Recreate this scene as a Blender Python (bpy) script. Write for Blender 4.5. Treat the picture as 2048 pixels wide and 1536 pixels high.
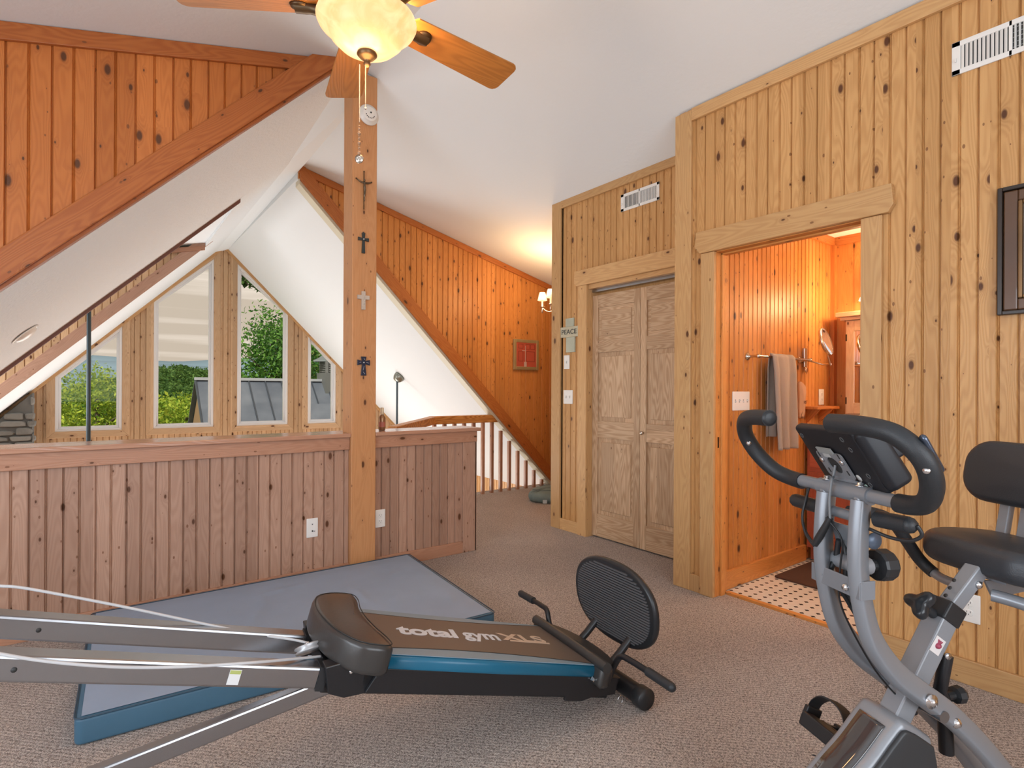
import bpy, bmesh, math, random
import numpy as np
from math import sin, cos, pi, radians, atan2, hypot, sqrt
from mathutils import Vector, Matrix
random.seed(7)
for o in list(bpy.data.objects): bpy.data.objects.remove(o)
SC = bpy.context.scene; COL = SC.collection

# ------------------------------------------------------------------ camera
# world: X runs along the half wall, Y runs away along the right wall, Z up, camera over the origin
FPX, YAW, ROLL, CY, EYE = 1112.0, radians(36.95), radians(0.276), 778.0, 1.25
fw = np.array([sin(YAW), cos(YAW), 0]); r0 = np.array([cos(YAW), -sin(YAW), 0]); u0 = np.array([0, 0, 1.0])
rv = cos(ROLL)*r0 + sin(ROLL)*u0; uv = -sin(ROLL)*r0 + cos(ROLL)*u0
CP = np.array([0, 0, EYE])
cd = bpy.data.cameras.new('camera'); cam = bpy.data.objects.new('camera', cd); COL.objects.link(cam)
M = Matrix(((rv[0], uv[0], -fw[0], 0), (rv[1], uv[1], -fw[1], 0), (rv[2], uv[2], -fw[2], EYE), (0, 0, 0, 1)))
cam.matrix_world = M
cd.sensor_fit = 'HORIZONTAL'; cd.sensor_width = 36; cd.lens = 36*FPX/2048
cd.shift_y = (CY-768)/2048; cd.clip_start = 0.05; cd.clip_end = 6000
SC.camera = cam
SC.view_settings.view_transform = 'Standard'; SC.view_settings.look = 'None'
SC.view_settings.exposure = 0.08; SC.view_settings.gamma = 1.0; SC.view_settings.use_curve_mapping = False

# ------------------------------------------------------------------ sky
W = bpy.data.worlds.new('sky'); SC.world = W; W.use_nodes = True
nt = W.node_tree; nt.nodes.clear()
def N(nt, t, **k):
    n = nt.nodes.new(t)
    for a, b in k.items():
        if a.startswith('i_'):
            key = a[2:]; n.inputs[int(key) if key.isdigit() else key.replace('_', ' ')].default_value = b
        else: setattr(n, a, b)
    return n
wo = N(nt, 'ShaderNodeOutputWorld'); bg = N(nt, 'ShaderNodeBackground'); bg.inputs[1].default_value = 1.0
tc = N(nt, 'ShaderNodeTexCoord'); mp = N(nt, 'ShaderNodeMapping'); mp.inputs['Scale'].default_value = (1.5, 1.5, 42)
nz = N(nt, 'ShaderNodeTexNoise'); nz.inputs['Scale'].default_value = 1.3; nz.inputs['Detail'].default_value = 4
rp = N(nt, 'ShaderNodeValToRGB')
rp.color_ramp.elements[0].position = .5; rp.color_ramp.elements[0].color = (.58, .49, .39, 1)
rp.color_ramp.elements[1].position = .68; rp.color_ramp.elements[1].color = (.82, .72, .61, 1)
nt.links.new(tc.outputs['Generated'], mp.inputs[0]); nt.links.new(mp.outputs[0], nz.inputs['Vector'])
nt.links.new(nz.outputs['Fac'], rp.inputs[0]); nt.links.new(rp.outputs[0], bg.inputs[0]); nt.links.new(bg.outputs[0], wo.inputs[0])

# ------------------------------------------------------------------ sun and added daylight fill lamps
def light(name, kind, loc, energy, color, rot=None, aim=None, **k):
    l = bpy.data.lights.new(name, kind); l.energy = energy; l.color = color
    for a, b in k.items(): setattr(l, a, b)
    o = bpy.data.objects.new(name, l); COL.objects.link(o); o.location = loc
    if aim is not None: o.rotation_euler = Vector(aim).to_track_quat('-Z', 'Y').to_euler()
    return o
light('sun', 'SUN', (0, 0, 30), 4.0, (1, .95, .85), aim=(.45, .45, -.75), angle=radians(1))
light('daylight_back_fill', 'AREA', (.3, -1.95, 1.5), 78, (.82, .91, 1), aim=(0.1, 1, -.05), shape='RECTANGLE', size=2.6, size_y=1.5)  # added soft fill behind the camera, the back wall has no opening
light('daylight_left_fill', 'AREA', (-2.1, .9, 1.35), 80, (.78, .89, 1), aim=(1, 0.1, -.1), shape='RECTANGLE', size=2.8, size_y=1.3)  # added area lamp inside the closed left wall, stands in for daylight
light('daylight_dormer_fill', 'AREA', (-2.0, 6.05, 1.3), 45, (.95, .98, 1), aim=(1, .25, .1), shape='RECTANGLE', size=1.5, size_y=.9)  # added to brighten the dormer cheek, no window is built here
light('daylight_gable_fill', 'AREA', (1.4, 8.6, -.9), 235, (1, .99, .96), aim=(0, -1, .55), shape='RECTANGLE', size=4.5, size_y=2.4)  # added fill lamp low inside the gable wall, brightens the great room

# ------------------------------------------------------------------ measuring helpers (a sighted point on a known plane of the room)
def ray(x, y): return fw + (x-1024)/FPX*rv - (y-CY)/FPX*uv
def pl(x, y, ax, v):
    d = ray(x, y); t = (v-CP[ax])/d[ax]; return CP + t*d
def FL(x, y, z=0): return pl(x, y, 2, z)
def PX(x, y, v): return pl(x, y, 0, v)
def PY(x, y, v): return pl(x, y, 1, v)

# ------------------------------------------------------------------ object helpers
def V3(p): return Vector((float(p[0]), float(p[1]), float(p[2])))
class MB:
    def __init__(s): s.v = []; s.f = []; s.u = []; s.sm = []
    def add(s, vs, fs, us=None, smooth=False):
        b = len(s.v); s.v += [tuple(float(c) for c in v) for v in vs]
        for i, f in enumerate(fs):
            s.f.append([b+k for k in f])
            s.u.append(us[i] if us else [(vs[k][0], vs[k][2]) for k in f]); s.sm.append(smooth)
        return s
    def quad(s, pts, us=None):
        return s.add(pts, [list(range(len(pts)))], [us] if us else None)
    def box(s, c, ex, ey, ez, off=(0, 0)):
        """oriented box: centre, three half-extent vectors; grain follows the longest one"""
        c, e = np.array(c, float), [np.array(a, float) for a in (ex, ey, ez)]
        L = [np.linalg.norm(a) for a in e]; g = int(np.argmax(L)); o1 = random.random()*7
        vs = []; co = []
        for i in (-1, 1):
            for j in (-1, 1):
                for k in (-1, 1): vs.append(c+i*e[0]+j*e[1]+k*e[2]); co.append((i*L[0], j*L[1], k*L[2]))
        fs = [(0, 1, 3, 2), (4, 6, 7, 5), (0, 4, 5, 1), (2, 3, 7, 6), (0, 2, 6, 4), (1, 5, 7, 3)]
        if np.dot(np.cross(e[0], e[1]), e[2]) < 0: fs = [f[::-1] for f in fs]
        us = []
        for fi, f in enumerate(fs):
            n = fi//2; oth = [a for a in range(3) if a != n and a != g]
            if n == g: oth = [a for a in range(3) if a != g]; us.append([(co[k][oth[0]]+o1, co[k][oth[1]]*.2+o1) for k in f])
            else: us.append([(co[k][oth[0]]+o1+fi*.31, co[k][g]+o1) for k in f])
        return s.add(vs, fs, us)
    def ab(s, lo, hi):
        lo, hi = np.array(lo, float), np.array(hi, float); h = (hi-lo)/2
        return s.box((lo+hi)/2, (h[0], 0, 0), (0, h[1], 0), (0, 0, h[2]))
    def bar(s, p, q, w, h, up=(0, 0, 1)):
        p, q = np.array(p, float), np.array(q, float); d = q-p; L = np.linalg.norm(d); d = d/L
        a = np.cross(d, np.array(up, float)); a /= np.linalg.norm(a); b = np.cross(a, d)
        return s.box((p+q)/2, d*L/2, a*w/2, b*h/2)
    def tube(s, pts, r, seg=12, cap=True, sq=None):
        P = [np.array(p, float) for p in pts]; n = len(P); R = r if hasattr(r, '__len__') else [r]*n
        T = []
        for i in range(n):
            a = P[min(i+1, n-1)]-P[max(i-1, 0)]; T.append(a/np.linalg.norm(a))
        ref = np.array([0, 0, 1.]) if abs(T[0][2]) < .9 else np.array([1., 0, 0])
        A = np.cross(T[0], ref); A /= np.linalg.norm(A); vs = []
        for i in range(n):
            if i:
                A = A-T[i]*(A@T[i]); A /= np.linalg.norm(A)
            B = np.cross(T[i], A)
            for k in range(seg):
                t = 2*pi*k/seg
                if sq:  # rounded rectangular section
                    ct, st = cos(t), sin(t); e = .35
                    x = math.copysign(abs(ct)**e, ct)*sq[0]; y = math.copysign(abs(st)**e, st)*sq[1]
                    vs.append(P[i]+A*x*R[i]+B*y*R[i])
                else: vs.append(P[i]+R[i]*(cos(t)*A+sin(t)*B))
        fs = []; us = []; L = 0
        for i in range(n-1):
            l2 = L+np.linalg.norm(P[i+1]-P[i])
            for k in range(seg):
                k2 = (k+1) % seg; fs.append((i*seg+k, i*seg+k2, (i+1)*seg+k2, (i+1)*seg+k))
                us.append([(k/seg*.1, L), ((k+1)/seg*.1, L), ((k+1)/seg*.1, l2), (k/seg*.1, l2)])
            L = l2
        s.add(vs, fs, us, True)
        if cap:
            s.add(vs[:seg], [list(range(seg))[::-1]]); s.add(vs[-seg:], [list(range(seg))])
        return s
    def lathe(s, prof, o, ax=(0, 0, 1), seg=32, smooth=True, sx=1.0):
        o = np.array(o, float); ax = np.array(ax, float); ax /= np.linalg.norm(ax)
        ref = np.array([1., 0, 0]) if abs(ax[0]) < .9 else np.array([0, 1., 0])
        A = ref-ax*(ref@ax); A /= np.linalg.norm(A); B = np.cross(ax, A); vs = []
        for (r, z) in prof:
            for k in range(seg):
                t = 2*pi*k/seg; vs.append(o+ax*z+r*(cos(t)*A*sx+sin(t)*B))
        fs = [(i*seg+k, i*seg+(k+1) % seg, (i+1)*seg+(k+1) % seg, (i+1)*seg+k) for i in range(len(prof)-1) for k in range(seg)]
        return s.add(vs, fs, [[(vs[k][0], vs[k][2]) for k in f] for f in fs], smooth)
    def sphere(s, o, r, seg=12, sc=(1, 1, 1)):
        n = max(4, seg//2); o = np.array(o, float); vs = []
        for i in range(n+1):
            for k in range(seg):
                a, b = pi*i/n, 2*pi*k/seg; vs.append(o+r*np.array([sin(a)*cos(b)*sc[0], sin(a)*sin(b)*sc[1], -cos(a)*sc[2]]))
        fs = [(i*seg+k, i*seg+(k+1) % seg, (i+1)*seg+(k+1) % seg, (i+1)*seg+k) for i in range(n) for k in range(seg)]
        return s.add(vs, fs, None, True)
    def prism(s, pts, dv):
        """closed polygon (3D points, CCW seen from +dv) pushed along dv"""
        P = [np.array(p, float) for p in pts]; dv = np.array(dv, float); n = len(P)
        g = P[1]-P[0]; L = max(range(n), key=lambda i: np.linalg.norm(P[(i+1) % n]-P[i])); g = P[(L+1) % n]-P[L]; g /= np.linalg.norm(g)
        nn = dv/np.linalg.norm(dv); a = np.cross(g, nn); o1 = random.random()*5
        uvp = lambda p: (float(p@a)+o1, float(p@g)+o1)
        vs = P+[p+dv for p in P]
        fs = [list(range(n))[::-1], [n+i for i in range(n)]]; us = [[uvp(vs[k]) for k in f] for f in fs]
        for i in range(n):
            j = (i+1) % n; f = [i, j, n+j, n+i]; fs.append(f); e = P[j]-P[i]; l = np.linalg.norm(e); along = abs(e@g)/max(l, 1e-6) > .5; w = np.linalg.norm(dv)
            us.append([(0, 0), (0, l), (w, l), (w, 0)] if along else [(0, 0), (l, 0), (l, w), (0, w)])
        return s.add(vs, fs, us)
    def pad(s, outline, o, A, B, Nn, th, r, steps=5, base=0.0, crown=0.0):
        """upholstered pad: 2D outline, frame axes A,B,N, thickness, edge rounding"""
        o, A, B, Nn = [np.array(q, float) for q in (o, A, B, Nn)]; n = len(outline)
        ar = sum(outline[i][0]*outline[(i+1) % n][1]-outline[(i+1) % n][0]*outline[i][1] for i in range(n))
        if ar < 0: outline = outline[::-1]
        if np.cross(A, B)@Nn < 0: flip = True
        else: flip = False
        P = [np.array(p, float) for p in outline]; nr = []
        for i in range(n):
            e = P[(i+1) % n]-P[i-1]; e /= np.linalg.norm(e); nr.append(np.array([e[1], -e[0]]))
        lay = []
        for k in range(steps+1):
            t = pi/2*k/steps; lay.append((r*(1-sin(t)), base+r*(1-cos(t)) if False else base+r-r*cos(t)))
        for k in range(steps+1):
            t = pi/2*k/steps; lay.append((r*(1-cos(t)), base+th-r+r*sin(t)))
        cen = sum(P)/n
        vs = [];
        for ins, z in lay:
            for i in range(n): q = P[i]-nr[i]*ins; vs.append(o+A*q[0]+B*q[1]+Nn*z)
        top = len(lay)-1; m = len(lay)
        # shrinking rings on top for crown
        for kk, (sc_, hz) in enumerate(((.66, .75), (.33, .95), (.02, 1.0))):
            for i in range(n):
                q = cen+(P[i]-nr[i]*r-cen)*sc_; vs.append(o+A*q[0]+B*q[1]+Nn*(base+th+crown*hz))
        fs = []
        for i in range(m-1+3):
            for k in range(n):
                k2 = (k+1) % n; f = (i*n+k, i*n+k2, (i+1)*n+k2, (i+1)*n+k); fs.append(f[::-1] if flip else f)
        s.add(vs, fs, None, True)
        bot = list(range(n)); s.add(vs[:n], [bot if flip else bot[::-1]])
        return s
    def build(s, name, mat, parent=None, bevel=0, structure=False, label=None, solid=0):
        me = bpy.data.meshes.new(name); me.from_pydata(s.v, [], s.f); me.update()
        ul = me.uv_layers.new(name='UVMap'); i = 0
        flat = [c for u in s.u for p in u for c in (float(p[0]), float(p[1]))]
        ul.data.foreach_set('uv', flat)
        me.polygons.foreach_set('use_smooth', s.sm)
        me.materials.append(mat)
        o = bpy.data.objects.new(name, me); COL.objects.link(o)
        if parent is not None: o.parent = parent; o.matrix_parent_inverse = parent.matrix_world.inverted() if False else Matrix.Translation(-parent.location)
        if bevel:
            b = o.modifiers.new('bevel', 'BEVEL'); b.width = bevel; b.segments = 2; b.limit_method = 'ANGLE'; b.angle_limit = radians(40)
        if solid:
            b = o.modifiers.new('solid', 'SOLIDIFY'); b.thickness = solid
        if structure: o['kind'] = 'structure'
        if label: o['label'] = label
        return o
def thing(name, label, cat, loc, group=None):
    o = bpy.data.objects.new(name, None); COL.objects.link(o); o.location = V3(loc); o.empty_display_size = .1
    o['label'] = label; o['category'] = cat
    if group: o['group'] = group
    return o
def tag(o, label, cat, group=None, kind=None):
    o['label'] = label; o['category'] = cat
    if group: o['group'] = group
    if kind: o['kind'] = kind
    return o
def copy_tree(root, loc, label=None):
    r = root.copy(); COL.objects.link(r); r.location = V3(loc)
    if label: r['label'] = label
    for ch in root.children:
        c = ch.copy(); COL.objects.link(c); c.parent = r
        for g in ch.children:
            d = g.copy(); COL.objects.link(d); d.parent = c
    return r
def spl(pts, n=6):
    P = [np.array(p, float) for p in pts]; out = []
    for i in range(len(P)-1):
        a, b, c, d = P[max(i-1, 0)], P[i], P[i+1], P[min(i+2, len(P)-1)]
        for k in range(n):
            t = k/n; out.append(.5*((2*b)+(-a+c)*t+(2*a-5*b+4*c-d)*t*t+(-a+3*b-3*c+d)*t**3))
    out.append(P[-1]); return out
def rrect(w, h, r, n=5, cx=0, cy=0):
    out = []
    for (sx, sy, a0) in ((1, 1, 0), (-1, 1, 90), (-1, -1, 180), (1, -1, 270)):
        for k in range(n+1):
            a = radians(a0+90*k/n); out.append((cx+sx*(w/2-r)+r*cos(a), cy+sy*(h/2-r)+r*sin(a)))
    return out
def text_mb(txt, o, A, B, size, ext=.0015, off=0.0, shear=0.0, width=None):
    c = bpy.data.curves.new('lettering', 'FONT'); c.body = txt; c.size = 1; c.offset = off; c.shear = shear; c.extrude = .001
    ob = bpy.data.objects.new('lettering_source', c); COL.objects.link(ob)
    bpy.context.view_layer.update()
    me = bpy.data.meshes.new_from_object(ob.evaluated_get(bpy.context.evaluated_depsgraph_get()))
    o, A, B = [np.array(q, float) for q in (o, A, B)]; Nn = np.cross(A, B)
    xs = [v.co.x for v in me.vertices]; x0, x1 = min(xs), max(xs); ys = [v.co.y for v in me.vertices]
    sx = (width/(x1-x0)) if width else size
    vs = [o+A*(v.co.x-x0)*sx+B*v.co.y*size+Nn*(v.co.z/.001*ext/2+ext/2) for v in me.vertices]
    fs = [list(p.vertices) for p in me.polygons]
    bpy.data.objects.remove(ob); bpy.data.meshes.remove(me); bpy.data.curves.remove(c)
    return MB().add(vs, fs)

# ------------------------------------------------------------------ materials
MATS = {}
def base_mat(name):
    m = bpy.data.materials.new(name); m.use_nodes = True; t = m.node_tree
    b = t.nodes['Principled BSDF']; return m, t, b
def plain(name, col, rough=.5, metal=0., bump=0, bs=200, var=0.0, coat=0., spec=.5, sheen=0.):
    if name in MATS: return MATS[name]
    m, t, b = base_mat(name); b.inputs['Base Color'].default_value = (*col, 1); b.inputs['Roughness'].default_value = rough
    b.inputs['Metallic'].default_value = metal; b.inputs['Coat Weight'].default_value = coat; b.inputs['Specular IOR Level'].default_value = spec
    if sheen: b.inputs['Sheen Weight'].default_value = sheen
    tc = N(t, 'ShaderNodeTexCoord'); n = N(t, 'ShaderNodeTexNoise'); n.inputs['Scale'].default_value = bs; n.inputs['Detail'].default_value = 3
    t.links.new(tc.outputs['Object'], n.inputs['Vector'])
    if bump:
        bp = N(t, 'ShaderNodeBump'); bp.inputs['Strength'].default_value = bump; bp.inputs['Distance'].default_value = .002
        t.links.new(n.outputs['Fac'], bp.inputs['Height']); t.links.new(bp.outputs[0], b.inputs['Normal'])
    if var:
        n2 = N(t, 'ShaderNodeTexNoise'); n2.inputs['Scale'].default_value = 6; n2.inputs['Detail'].default_value = 4
        t.links.new(tc.outputs['Object'], n2.inputs['Vector'])
        mr = N(t, 'ShaderNodeMapRange'); mr.inputs[3].default_value = 1-var; mr.inputs[4].default_value = 1+var
        t.links.new(n2.outputs['Fac'], mr.inputs[0])
        mx = N(t, 'ShaderNodeVectorMath', operation='SCALE'); mx.inputs[0].default_value = col
        t.links.new(mr.outputs[0], mx.inputs['Scale']); t.links.new(mx.outputs[0], b.inputs['Base Color'])
    MATS[name] = m; return m
def math_(t, op, a, b=None, c=None):
    n = N(t, 'ShaderNodeMath', operation=op)
    for i, q in enumerate((a, b, c)):
        if q is None: continue
        if isinstance(q, (int, float)): n.inputs[i].default_value = q
        else: t.links.new(q, n.inputs[i])
    return n.outputs[0]
def wood(name, c1, c2, dark, board=.132, knots=.5, ks=1.0, rough=.42, knotcol=(.10, .035, .012), contrast=.5, vary=.22):
    if name in MATS: return MATS[name]
    m, t, b = base_mat(name); L = t.links
    uvn = N(t, 'ShaderNodeUVMap'); sp = N(t, 'ShaderNodeSeparateXYZ'); L.new(uvn.outputs[0], sp.inputs[0]); u, v = sp.outputs[0], sp.outputs[1]
    oi = N(t, 'ShaderNodeObjectInfo')
    idn = math_(t, 'FLOOR', math_(t, 'DIVIDE', u, board))
    wn = N(t, 'ShaderNodeTexWhiteNoise', noise_dimensions='1D'); L.new(math_(t, 'ADD', idn, math_(t, 'MULTIPLY', oi.outputs['Random'], 50)), wn.inputs['W'])
    rnd = wn.outputs['Value']
    vv = math_(t, 'ADD', v, math_(t, 'MULTIPLY', rnd, 37.0)); uu = math_(t, 'ADD', u, math_(t, 'MULTIPLY', rnd, 3.0))
    def comb(x, y, z=None):
        c = N(t, 'ShaderNodeCombineXYZ')
        for i, q in enumerate((x, y, z)):
            if q is None: continue
            if isinstance(q, (int, float)): c.inputs[i].default_value = q
            else: L.new(q, c.inputs[i])
        return c.outputs[0]
    # knots
    vo = N(t, 'ShaderNodeTexVoronoi', voronoi_dimensions='2D'); vo.inputs['Scale'].default_value = 1.0; vo.inputs['Randomness'].default_value = .9
    L.new(comb(math_(t, 'MULTIPLY', uu, 9.5*ks), math_(t, 'MULTIPLY', vv, 4.6*ks)), vo.inputs['Vector'])
    sc = N(t, 'ShaderNodeSeparateColor'); L.new(vo.outputs['Color'], sc.inputs[0])
    gate = math_(t, 'LESS_THAN', sc.outputs[0], knots)
    rad = math_(t, 'ADD', math_(t, 'MULTIPLY', math_(t, 'POWER', sc.outputs[1], 2.2), .11), .028)
    kd = math_(t, 'DIVIDE', vo.outputs['Distance'], rad)
    kn = N(t, 'ShaderNodeMapRange', interpolation_type='SMOOTHSTEP'); kn.inputs[1].default_value = .55; kn.inputs[2].default_value = 1.15; kn.inputs[3].default_value = 1; kn.inputs[4].default_value = 0
    L.new(kd, kn.inputs[0]); knot = math_(t, 'MULTIPLY', kn.outputs[0], gate)
    halo = math_(t, 'MULTIPLY', math_(t, 'EXPONENT', math_(t, 'MULTIPLY', kd, -.8)), gate)
    vo2 = N(t, 'ShaderNodeTexVoronoi', voronoi_dimensions='2D'); vo2.inputs['Scale'].default_value = 1.0; vo2.inputs['Randomness'].default_value = 1.0
    L.new(comb(math_(t, 'MULTIPLY', uu, 16*ks), math_(t, 'ADD', math_(t, 'MULTIPLY', vv, 9*ks), 41.3)), vo2.inputs['Vector'])
    sc2 = N(t, 'ShaderNodeSeparateColor'); L.new(vo2.outputs['Color'], sc2.inputs[0])
    pin = math_(t, 'MULTIPLY', math_(t, 'LESS_THAN', vo2.outputs['Distance'], math_(t, 'ADD', math_(t, 'MULTIPLY', sc2.outputs[1], .07), .02)), math_(t, 'LESS_THAN', sc2.outputs[0], knots*.42))
    # grain
    n1 = N(t, 'ShaderNodeTexNoise'); n1.inputs['Scale'].default_value = 1; n1.inputs['Detail'].default_value = 2
    L.new(comb(math_(t, 'MULTIPLY', uu, 7), math_(t, 'MULTIPLY', vv, .7), math_(t, 'MULTIPLY', rnd, 9)), n1.inputs['Vector'])
    ph = math_(t, 'ADD', math_(t, 'MULTIPLY', n1.outputs['Fac'], 90), math_(t, 'MULTIPLY', halo, 22))
    ring = math_(t, 'POWER', math_(t, 'ABSOLUTE', math_(t, 'SINE', ph)), 2.2)
    n2 = N(t, 'ShaderNodeTexNoise'); n2.inputs['Scale'].default_value = 1; n2.inputs['Detail'].default_value = 3
    L.new(comb(math_(t, 'MULTIPLY', uu, 260), math_(t, 'MULTIPLY', vv, 6)), n2.inputs['Vector'])
    n3 = N(t, 'ShaderNodeTexNoise'); n3.inputs['Scale'].default_value = 1; n3.inputs['Detail'].default_value = 2
    L.new(comb(math_(t, 'MULTIPLY', uu, 5), math_(t, 'MULTIPLY', vv, 1.2)), n3.inputs['Vector'])
    def mix(f, a, bcol):
        x = N(t, 'ShaderNodeMix', data_type='RGBA')
        if isinstance(f, float): x.inputs[0].default_value = f
        else: L.new(f, x.inputs[0])
        for i, q in ((6, a), (7, bcol)):
            if isinstance(q, tuple): x.inputs[i].default_value = (*q, 1)
            else: L.new(q, x.inputs[i])
        return x.outputs[2]
    base = mix(math_(t, 'ADD', math_(t, 'MULTIPLY', rnd, .6), math_(t, 'MULTIPLY', n3.outputs['Fac'], .4)), c1, c2)
    gr = math_(t, 'MULTIPLY', math_(t, 'ADD', math_(t, 'MULTIPLY', ring, .6), math_(t, 'MULTIPLY', n2.outputs['Fac'], .5)), contrast)
    c = mix(gr, base, dark)
    c = mix(math_(t, 'MULTIPLY', halo, .7), c, tuple(.5*a+.5*k for a, k in zip(dark, knotcol)))
    c = mix(math_(t, 'MULTIPLY', pin, .75), c, tuple(1.6*k for k in knotcol))
    c = mix(knot, c, knotcol)
    hv = N(t, 'ShaderNodeVectorMath', operation='SCALE'); L.new(c, hv.inputs[0])
    L.new(math_(t, 'ADD', math_(t, 'MULTIPLY', rnd, vary), 1-vary/2), hv.inputs['Scale'])
    L.new(hv.outputs[0], b.inputs['Base Color'])
    b.inputs['Roughness'].default_value = rough; b.inputs['Specular IOR Level'].default_value = .4
    bp = N(t, 'ShaderNodeBump'); bp.inputs['Strength'].default_value = .25; bp.inputs['Distance'].default_value = .001
    L.new(math_(t, 'SUBTRACT', ring, math_(t, 'MULTIPLY', knot, 2)), bp.inputs['Height']); L.new(bp.outputs[0], b.inputs['Normal'])
    MATS[name] = m; return m
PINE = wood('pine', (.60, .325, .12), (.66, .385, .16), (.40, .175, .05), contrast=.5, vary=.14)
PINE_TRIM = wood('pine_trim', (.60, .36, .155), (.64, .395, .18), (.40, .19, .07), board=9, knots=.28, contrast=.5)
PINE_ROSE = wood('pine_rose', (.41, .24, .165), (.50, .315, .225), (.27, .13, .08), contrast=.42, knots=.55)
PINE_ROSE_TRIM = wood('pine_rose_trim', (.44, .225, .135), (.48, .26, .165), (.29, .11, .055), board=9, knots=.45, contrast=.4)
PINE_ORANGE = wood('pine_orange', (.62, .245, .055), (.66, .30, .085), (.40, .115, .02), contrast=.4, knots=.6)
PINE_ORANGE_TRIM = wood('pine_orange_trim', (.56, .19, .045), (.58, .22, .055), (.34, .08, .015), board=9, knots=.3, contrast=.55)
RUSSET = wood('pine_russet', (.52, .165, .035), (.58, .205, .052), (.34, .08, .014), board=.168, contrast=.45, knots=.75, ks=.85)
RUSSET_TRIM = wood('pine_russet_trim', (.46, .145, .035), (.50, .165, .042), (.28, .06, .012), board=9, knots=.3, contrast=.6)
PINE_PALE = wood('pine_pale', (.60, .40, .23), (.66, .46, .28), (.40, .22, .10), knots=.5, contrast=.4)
PINE_DOOR = wood('pine_door', (.62, .43, .27), (.68, .49, .32), (.34, .18, .08), board=.2, knots=.06, contrast=.75)
FIR_RAIL = wood('fir_rail', (.62, .29, .08), (.66, .33, .10), (.30, .09, .015), board=9, knots=.05, contrast=.9)
DARK_TRIM = plain('dark_trim', (.16, .055, .03), .5, var=.2)
CHERRY = wood('cherry', (.42, .10, .05), (.46, .12, .06), (.28, .05, .02), board=9, knots=0, contrast=.4, rough=.3)
def drywall(name, col, streak=False):
    m, t, b = base_mat(name); L = t.links; b.inputs['Base Color'].default_value = (*col, 1); b.inputs['Roughness'].default_value = .9; b.inputs['Specular IOR Level'].default_value = .2
    tc = N(t, 'ShaderNodeTexCoord'); n = N(t, 'ShaderNodeTexNoise'); n.inputs['Scale'].default_value = 28; n.inputs['Detail'].default_value = 5
    src = tc.outputs['Object']
    if streak:
        mp = N(t, 'ShaderNodeMapping'); mp.inputs['Rotation'].default_value = (0, radians(45), 0); mp.inputs['Scale'].default_value = (.35, 2.2, 2.2); L.new(src, mp.inputs[0]); src = mp.outputs[0]
    L.new(src, n.inputs['Vector'])
    bp = N(t, 'ShaderNodeBump'); bp.inputs['Strength'].default_value = .5 if streak else .3; bp.inputs['Distance'].default_value = .014 if streak else .005
    L.new(n.outputs['Fac'], bp.inputs['Height']); L.new(bp.outputs[0], b.inputs['Normal']); return m
WHITE = drywall('ceiling_paint', (.79, .83, .855)); WHITE_S = drywall('troweled_paint', (.79, .82, .84), True)
def carpet():
    m, t, b = base_mat('carpet'); L = t.links; b.inputs['Roughness'].default_value = .95; b.inputs['Specular IOR Level'].default_value = .1
    tc = N(t, 'ShaderNodeTexCoord'); w = N(t, 'ShaderNodeTexWave', wave_type='BANDS', bands_direction='DIAGONAL'); w.inputs['Scale'].default_value = 28; w.inputs['Distortion'].default_value = 9; w.inputs['Detail'].default_value = 2; w.inputs['Detail Scale'].default_value = 6
    n = N(t, 'ShaderNodeTexNoise'); n.inputs['Scale'].default_value = 110; n.inputs['Detail'].default_value = 4
    n2 = N(t, 'ShaderNodeTexNoise'); n2.inputs['Scale'].default_value = 1.6; n2.inputs['Detail'].default_value = 2
    for q in (w, n, n2): L.new(tc.outputs['Object'], q.inputs['Vector'])
    h = math_(t, 'ADD', math_(t, 'MULTIPLY', w.outputs['Fac'], .45), n.outputs['Fac'])
    r = N(t, 'ShaderNodeValToRGB'); r.color_ramp.elements[0].position = .38; r.color_ramp.elements[0].color = (.20, .158, .135, 1); r.color_ramp.elements[1].position = .95; r.color_ramp.elements[1].color = (.76, .65, .58, 1)
    L.new(h, r.inputs[0])
    hv = N(t, 'ShaderNodeVectorMath', operation='SCALE'); L.new(r.outputs[0], hv.inputs[0]); L.new(math_(t, 'ADD', math_(t, 'MULTIPLY', n2.outputs['Fac'], .3), .85), hv.inputs['Scale'])
    L.new(hv.outputs[0], b.inputs['Base Color'])
    bp = N(t, 'ShaderNodeBump'); bp.inputs['Strength'].default_value = .9; bp.inputs['Distance'].default_value = .008
    L.new(h, bp.inputs['Height']); L.new(bp.outputs[0], b.inputs['Normal']); return m
CARPET = carpet()
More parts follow.
